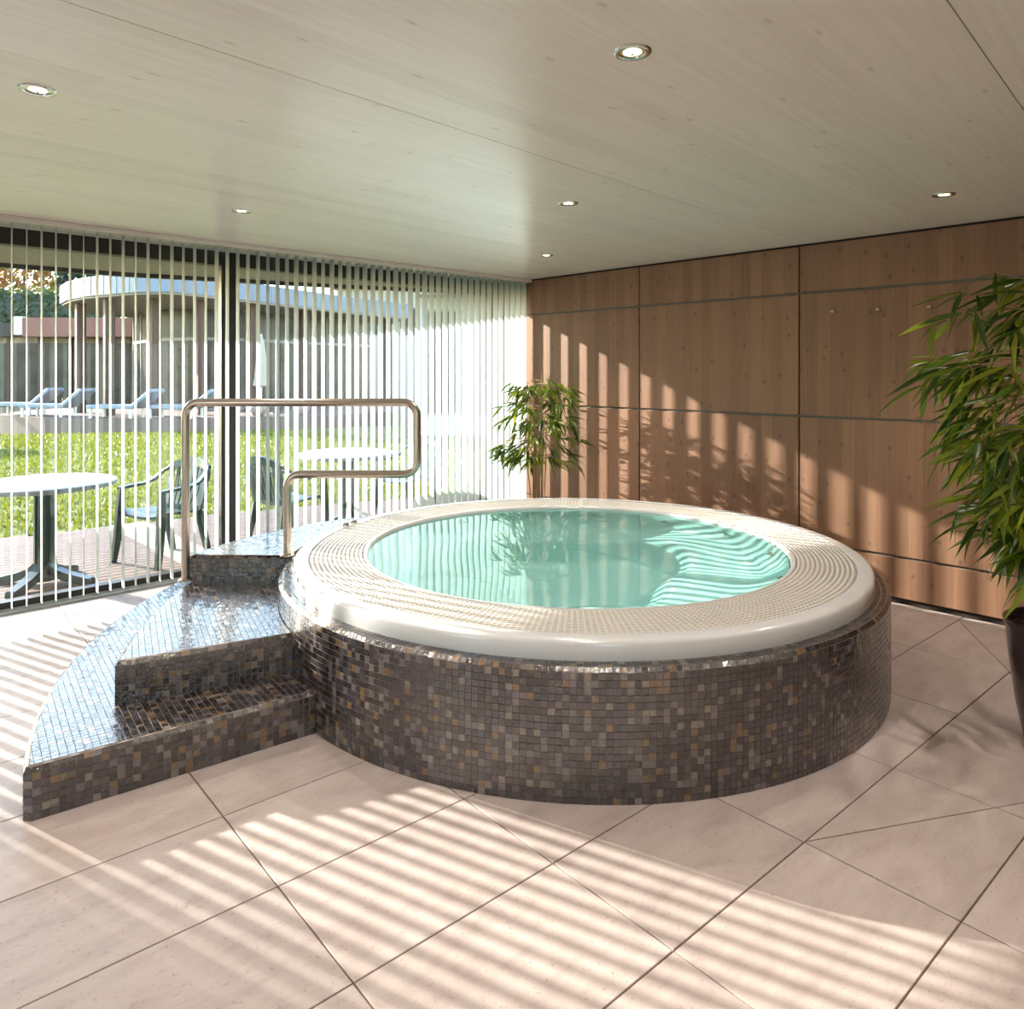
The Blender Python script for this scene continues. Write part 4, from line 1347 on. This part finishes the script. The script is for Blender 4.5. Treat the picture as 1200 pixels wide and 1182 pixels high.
def garden_chair(label, loc, rz):
    """monobloc plastic armchair, local +X is the front"""
    t = thing('garden_armchair', label, 'chair', loc, rz, 'green plastic garden armchairs')
    mat = M['plastic']
    # seat: slats with a frame
    b_ = MB()
    nx_, ny_ = 8, 8
    vs_ = []
    for i in range(nx_ + 1):
        for j in range(ny_ + 1):
            x_ = -.20 + .43 * i / nx_; yy = (-.5 + j / ny_) * (.44 + .06 * i / nx_)
            z_ = .405 + .03 * (i / nx_) + .018 * (abs(yy) / .22) ** 2 - (.02 if i == nx_ else 0)
            vs_.append((x_, yy, z_))
    fs_ = [(i * (ny_ + 1) + j, (i + 1) * (ny_ + 1) + j, (i + 1) * (ny_ + 1) + j + 1, i * (ny_ + 1) + j + 1) for i in range(nx_) for j in range(ny_)]
    m_ = len(vs_)
    vs2 = vs_ + [(x_, yy, z_ - .022) for x_, yy, z_ in vs_]
    fs2 = fs_ + [tuple(m_ + q for q in reversed(f)) for f in fs_]
    rim = [i * (ny_ + 1) for i in range(nx_ + 1)] + [nx_ * (ny_ + 1) + j for j in range(1, ny_ + 1)] + [i * (ny_ + 1) + ny_ for i in range(nx_ - 1, -1, -1)] + [j for j in range(ny_ - 1, 0, -1)]
    for a, c in zip(rim, rim[1:] + rim[:1]): fs2.append((a, m_ + a, m_ + c, c))
    b_.add(vs2, fs2); autosmooth(b_.obj('seat', mat, t), 50)
    def ribbon(name, pts, wdir, w, th):
        bb = MB(); n_ = len(pts)
        vv = []
        for i, p in enumerate(pts):
            p = Vector(p); a = Vector(pts[max(0, i - 1)]); c = Vector(pts[min(n_ - 1, i + 1)])
            tt = (c - a).normalized(); wd = Vector(wdir[i] if isinstance(wdir, list) else wdir); wd = (wd - tt * wd.dot(tt)).normalized()
            nn_ = tt.cross(wd)
            ww = w[i] if isinstance(w, list) else w
            for s1, s2 in ((-1, -1), (1, -1), (1, 1), (-1, 1)):
                vv.append(p + wd * (s1 * ww / 2) + nn_ * (s2 * th / 2))
        ff = [(3, 2, 1, 0), tuple(range(4 * n_ - 4, 4 * n_))]
        for i in range(n_ - 1):
            for k in range(4):
                ff.append((4 * i + k, 4 * i + (k + 1) % 4, 4 * i + 4 + (k + 1) % 4, 4 * i + 4 + k))
        bb.add(vv, ff); return autosmooth(bb.obj(name, mat, t), 40)
    # legs, front ones rising to the arms
    for s_ in (-1, 1):
        ribbon('leg', [(.265, s_ * .285, 0), (.235, s_ * .272, .2), (.215, s_ * .262, .42), (.205, s_ * .262, .63)], [(1, 0, 0)] * 4, [.045, .062, .072, .05], .034)
        ribbon('leg', [(-.30, s_ * .235, 0), (-.255, s_ * .225, .2), (-.215, s_ * .21, .40)], [(1, 0, 0)] * 3, [.045, .06, .07], .034)
        ribbon('armrest', [(.225, s_ * .262, .637), (.10, s_ * .272, .645), (-.03, s_ * .282, .645), (-.14, s_ * .287, .675), (-.225, s_ * .275, .735), (-.285, s_ * .24, .775)], [(0, 1, 0)] * 3 + [(0, 1, 0), (.3, .9, 0), (.5, .8, 0)], [.05, .055, .055, .05, .045, .045], .024)
        ribbon('back_stile', [(-.215, s_ * .205, .40), (-.25, s_ * .222, .56), (-.29, s_ * .235, .73), (-.298, s_ * .225, .78)], (0, 1, 0), [.05, .045, .04, .04], .028)
    # curved top rail
    pts = []
    for k in range(9):
        q = -1 + 2 * k / 8
        pts.append((-.30 - .035 * (1 - q * q), q * .235, .775 + .055 * (1 - q * q)))
    ribbon('top_rail', pts, [(-.15, 0, 1)] * 9, [.06, .065, .07, .075, .078, .075, .07, .065, .06], .026)
    ribbon('back_rail', [(-.215, -.20, .425), (-.235, 0, .42), (-.215, .20, .425)], [(0, 0, 1)] * 3, .05, .024)
    t.scale = (.93, .93, .93)
    for k in range(7):
        q = (-.78 + 1.56 * k / 6)
        ribbon('back_slat', [(-.225 - .01 * (1 - q * q), q * .195, .43), (-.275 - .02 * (1 - q * q), q * .205, .60), (-.30 - .035 * (1 - q * q), q * .215, .775 + .03 * (1 - q * q))], (0, 1, 0), [.03, .036, .03], .014)
    return t
garden_chair('green plastic slatted armchair next to the pedestal table with splayed feet', (2.085, 6.37, ZD), R(200))
garden_chair('green plastic armchair seen from its back beyond the dark window post', (3.13, 6.24, ZD), R(12))
garden_chair('green plastic armchair at the table nearest the white blind corner', (4.62, 6.50, ZD), R(190))

# ------------------------------------------------------------------ garden pavilion
ZR = 3.6
front_line = [(5.65, 26.6), (5.50, 25.0), (5.62, 23.6), (5.95, 22.35), (6.32, 21.4), (6.75, 20.75), (7.15, 20.62), (7.7, 20.75), (8.6, 21.15), (11.5, 22.3), (14.5, 23.4), (17.1, 23.95)]
back_line = [(18.5, 27), (17, 31), (12, 31.5), (8, 30.5), (6.4, 28.6)]
pav = thing('garden_pavilion', 'glazed garden pavilion with a curved pale blue roof edge', 'building', (8, 24, 0))
def wrel(pl): return [(x - 8, y - 24) for x, y in pl]
rp_ = wrel(front_line + back_line)
if area2(rp_) < 0: rp_ = rp_[::-1]
b = MB(); b.prism(rp_, ZR + .06, ZR + .60); rf = b.obj('roof', M['roof_fascia'], pav)
cxr = sum(p[0] for p in rp_) / len(rp_); cyr = sum(p[1] for p in rp_) / len(rp_)
b = MB(); b.prism([(cxr + (x - cxr) * .985, cyr + (y - cyr) * .985) for x, y in rp_], ZR, ZR + .065); b.obj('roof_underside', M['roof_under'], rf)
b = MB()
for i in range(len(rp_)):
    p, q = Vector((*rp_[i], 0)), Vector((*rp_[(i + 1) % len(rp_)], 0))
    d = (q - p); L = d.length; d.normalize(); nn_ = Vector((d.y, -d.x, 0))
    k = int(L / .9)
    for j in range(k + 1):
        c = p + d * (L * (j + .5) / (k + 1))
        m4 = Matrix((d, nn_, UP)).transposed().to_4x4(); m4.translation = c
        b.box((-.012, -.005, ZR + .07), (.012, .012, ZR + .60), m4)
b.obj('seam', M['mullion'], rf)
# platform, posts, glazing
b = MB(); b.prism(wrel([(4.6, 23.3), (7.4, 19.9), (11.0, 18.9), (13.2, 19.3), (17.3, 23.4), (19, 27), (17.4, 31.6), (12, 31.8), (8, 30.7), (5.2, 28.6), (3.9, 26)]), -.3, .27); b.obj('plinth', M['terrace'], pav)
posts = [(6.15, 23.17), (7.1, 22.25), (8.2, 21.75), (10.0, 22.35), (12.2, 23.2), (14.6, 24.1), (5.95, 25.4), (16.6, 24.7)]
for x, y in posts:
    b = MB(); b.bbox((x - 8 - .13, y - 24 - .13, .27), (x - 8 + .13, y - 24 + .13, ZR + .01), .02); b.obj('post', M['post'], pav)
gl = [(8.7, 29.6), (8.4, 26.0), (9.2, 24.4), (10.6, 24.2), (12.5, 25.0), (14.4, 25.6), (16.8, 26.3)]
b = MB()
for (x0, y0), (x1, y1) in zip(gl[:-1], gl[1:]):
    n_ = max(1, int(math.hypot(x1 - x0, y1 - y0) / 1.1))
    for k in range(n_):
        xa, ya = x0 + (x1 - x0) * k / n_, y0 + (y1 - y0) * k / n_
        xb, yb = x0 + (x1 - x0) * (k + 1) / n_, y0 + (y1 - y0) * (k + 1) / n_
        d = Vector((xb - xa, yb - ya, 0)); L = d.length; d.normalize()
        m4 = Matrix((d, Vector((-d.y, d.x, 0)), UP)).transposed().to_4x4(); m4.translation = Vector((xa - 8, ya - 24, 0))
        pb = MB(); pb.box((.04, -.01, .32), (L - .04, .01, 2.55), m4); pb.box((.04, -.01, 2.65), (L - .04, .01, ZR - .04), m4)
        pb.obj('pane', M['darkglass'], pav)
        b.box((-.04, -.04, .27), (.04, .04, ZR), m4); b.box((.04, -.03, 2.55), (L - .04, .03, 2.65), m4); b.box((.04, -.03, .27), (L - .04, .03, .33), m4)
b.obj('glazing_frame', M['mullion'], pav)
# closed parasol, planters and loungers on the terrace
par = thing('closed_parasol', 'closed cream parasol on the pavilion terrace', 'parasol', (9.55, 20.75, .27))
b = MB(); b.tube([(0, 0, .03), (0, 0, 2.35)], .025, 10); b.obj('pole', M['white'], par)
b = MB(); b.lathe([(.03, 2.3), (.09, 2.1), (.15, 1.6), (.2, 1.05), (.24, .85), (.03, .8)], 10); b.obj('canopy', M['cream'], par)
b = MB(); b.bbox((-.25, -.25, 0), (.25, .25, .06), .01); b.obj('base', M['white'], par)
def ball_pot(label, loc):
    t = thing('glazed_planter', label, 'planter', loc, 0, 'round planters on the terrace wall')
    b_ = MB(); b_.lathe([(.001, 0), (.12, 0), (.2, .08), (.24, .2), (.22, .32), (.14, .40), (.16, .43), (.12, .42), (.09, .36)], 20); autosmooth(b_.obj('body', M['pink'], t), 60)
    b_ = MB(); b_.lathe([(.001, .37), (.1, .36)], 12); b_.obj('soil', M['bark'], t)
for p, lab_ in (((8.45, 20.2, .27), 'pale pink round planter closest to the sun loungers'), ((9.15, 20.05, .27), 'pale pink round planter just left of the closed parasol'),
                ((10.3, 19.75, .27), 'pale pink round planter just right of the closed parasol'), ((12.3, 19.4, .27), 'pale pink round planter closest to the white house')):
    ball_pot(lab_, p)
def lounger(loc, rz, lab):
    t = thing('sun_lounger', lab, 'lounger', loc, rz, 'loungers on the pavilion terrace')
    b_ = MB(); b_.bbox((-.95, -.33, .26), (.35, .33, .36), .02); b_.obj('mattress', M['lounger'], t)
    b_ = MB(); b_.bbox((0, -.33, 0), (.75, .33, .1), .02, Matrix.Translation((.35, 0, .26)) @ Matrix.Rotation(R(-38), 4, 'Y')); b_.obj('backrest', M['lounger'], t)
    for x_ in (-.85, .3):
        for yy in (-.28, .28):
            b_ = MB(); b_.box((x_ - .03, yy - .03, 0), (x_ + .03, yy + .03, .27)); b_.obj('leg', M['white'], t)
for lx_, ly_, lab_ in ((4.55, 25.3, 'pale sun lounger on the terrace closest to the red clad wing'), (5.0, 23.75, 'pale sun lounger on the terrace before the first pavilion post'),
                       (6.2, 21.75, 'pale sun lounger on the terrace before the second pavilion post'), (7.35, 20.6, 'pale sun lounger on the terrace beside the round planters')):
    lounger((lx_, ly_, .27), R(-50), lab_)
b = MB(); b.bbox((0, -.6, 0), (1.3, .6, .95), .03); o = b.obj('garden_wall_block', M['render']); o.location = (2.05, 18.6, -.06); o.rotation_euler = (0, 0, R(120)); tag(o, 'white rendered garden block at the edge of the lawn', 'wall block')

# low wing with red cladding on the left
wing = thing('garden_wing', 'low garden building with red clad roof edge behind the terrace', 'building', (6.75, 35.2, 0), R(-43))
b = MB(); b.box((-9, 0, -.3), (4.2, 2.5, 2.95)); b.obj('wall', M['interior'], wing)
b = MB(); b.box((-.1, -.9, 2.92), (4.2, 2.7, 3.68)); wr = b.obj('roof', M['redwood'], wing)
b = MB(); b.box((-9, -.3, 2.96), (-.43, 2.6, 3.5)); b.obj('gutter_roof', M['batten'], wing)
b = MB(); b.prism([(-.42, -.95), (-.1, -.95), (-.1, -.6), (-.42, -.6)], 3.0, 3.72); b.obj('corner_board', M['white'], wing)
for k in range(10):
    b = MB(); x_ = -8.5 + k * 1.25; b.box((x_, -.05, .1), (x_ + .95, .02, 2.7)); b.obj('window', M['darkglass'], wing)
    b = MB(); b.box((x_ + 1.0, -.12, 0), (x_ + 1.14, .0, 2.92)); b.obj('post', M['post'], wing)

# hedge and trees
def foliage(name, mat, parent, fn, count, size, seed):
    rr = random.Random(seed); fb_ = MB()
    for _ in range(count):
        c = Vector(fn(rr)); s_ = size * rr.uniform(.6, 1.4)
        a = Vector((rr.gauss(0, 1), rr.gauss(0, 1), rr.gauss(0, 1))).normalized(); d = a.orthogonal().normalized(); e_ = a.cross(d)
        fb_.add([c - d * s_, c + e_ * s_ * .5, c + d * s_, c - e_ * s_ * .5], [(0, 1, 2, 3)])
    o = fb_.obj(name, mat, parent); o['kind'] = 'stuff'
    return o
hd = thing('clipped_hedge', 'tall clipped dark green hedge behind the low wing', 'hedge', (4.3, 44.5, 0), R(-43))
b = MB(); b.bbox((-14, .2, -.3), (8, 1.8, 5.3), .3); b.obj('hedge_core', M['conifer'], hd)
foliage('hedge_leaves', M['hedge'], hd, lambda r_: (r_.uniform(-14, 8), .15 + r_.uniform(-.12, .12), r_.uniform(-.2, 5.4)) if r_.random() < .7 else (r_.uniform(-14, 8), r_.uniform(0, 2), 5.35 + r_.gauss(0, .12)), 14000, .10, 31)
def tree(name, label, loc, h, rad, mat, n_, size, seed, cone=False):
    t = thing(name, label, 'tree', loc, 0, 'trees beyond the hedge')
    b_ = MB(); b_.tube([(0, 0, -.3), (.1, .05, h * .4), (0, .1, h * .92)], [.22, .16, .03], 8); b_.obj('trunk', M['trunk'], t)
    def fn(r_):
        z_ = r_.uniform(.12, 1.0)
        rr_ = rad * ((1 - z_) * 1.05 if cone else math.sqrt(max(0, 1 - (2 * z_ - 1.1) ** 2))) * r_.uniform(.3, 1) ** .5
        a = r_.uniform(0, 6.283)
        return (rr_ * math.cos(a), rr_ * math.sin(a), h * z_)
    foliage('crown', mat, t, fn, n_, size, seed)
tree('autumn_tree', 'orange and yellow autumn tree above the hedge', (8.9, 50.4, 0), 9.0, 1.7, M['autumn'], 4200, .16, 41)
tree('conifer', 'dark blue green conifer beside the autumn tree', (12.2, 52.8, 0), 17, 2.2, M['conifer'], 5200, .22, 42, True)
tree('conifer', 'dark conifer standing right behind the pavilion roof', (18.5, 50.5, 0), 15, 2.4, M['conifer'], 4200, .22, 43, True)
tree('conifer', 'broad dark conifer left of the autumn tree', (1.5, 58, 0), 14, 3.3, M['conifer'], 4200, .25, 44, True)
tree('yellow_tree', 'small yellow leaved tree peeking over the pavilion roof', (15.0, 43.0, 0), 7.4, 2.0, M['autumn'], 2500, .15, 45)

# white house on the right and brick chimney house beyond
def house(name, label, loc, rz, w, d, h, wallm, roofm, wins, ridge):
    t = thing(name, label, 'building', loc, rz)
    b_ = MB(); b_.box((-w / 2, 0, -.3), (w / 2, d, h)); b_.obj('wall', wallm, t)
    b_ = MB(); b_.add([(-w / 2 - .3, -.4, h), (w / 2 + .3, -.4, h), (w / 2 + .3, d + .4, h), (-w / 2 - .3, d + .4, h), (-w / 2 - .3, d / 2, h + ridge), (w / 2 + .3, d / 2, h + ridge)],
                      [(0, 1, 5, 4), (2, 3, 4, 5), (0, 4, 3), (1, 2, 5), (0, 3, 2, 1)])
    b_.obj('roof', roofm, t)
    for x0, x1, z0, z1 in wins:
        b_ = MB()
        for a in ((x0 - .06, x0, z0 - .06, z1 + .06), (x1, x1 + .06, z0 - .06, z1 + .06), (x0, x1, z0 - .06, z0), (x0, x1, z1, z1 + .06)):
            b_.box((a[0], -.05, a[2]), (a[1], .02, a[3]))
        wf = b_.obj('window', M['mullion'], t)
        b_ = MB(); b_.box((x0, -.015, z0), (x1, .01, z1)); b_.obj('pane', M['darkglass'], wf)
    return t
hs = house('white_house', 'white rendered house behind the right half of the blind', (13.8, 12.2, 0), R(-43), 8.0, 5, 5.6, M['render'], M['rooftile'],
           [(-3.7, -2.9, .5, 3.0), (-2.4, -1.6, .5, 3.0), (-.9, .2, 1.2, 2.7), (1.4, 2.4, 1.2, 2.7), (-3.6, -2.6, 4.1, 5.2), (-.8, .2, 4.1, 5.2), (1.6, 2.6, 4.1, 5.2)], 1.8)
b = MB(); b.box((-3.9, -.9, 3.35), (.6, 0, 3.5)); bal = b.obj('balcony', M['render'], hs)
for k in range(5):
    b = MB(); b.box((-3.9, -.9, 3.62 + k * .16), (.6, -.85, 3.70 + k * .16)); b.obj('railing_board', M['mullion'], bal)
bh = house('brick_house', 'distant house with red brick chimney above the pavilion roof', (26.5, 37.0, 0), R(-45), 9, 7, 6.6, M['cream'], M['rooftile'], [(-3, -2, 3.8, 5.4), (-.6, .4, 3.8, 5.4), (2, 3, 3.8, 5.4)], 2.2)
b = MB(); b.bbox((-3.6, 2.0, 6.4), (-2.6, 3.0, 9.4), .04); b.obj('chimney', M['brick'], bh)
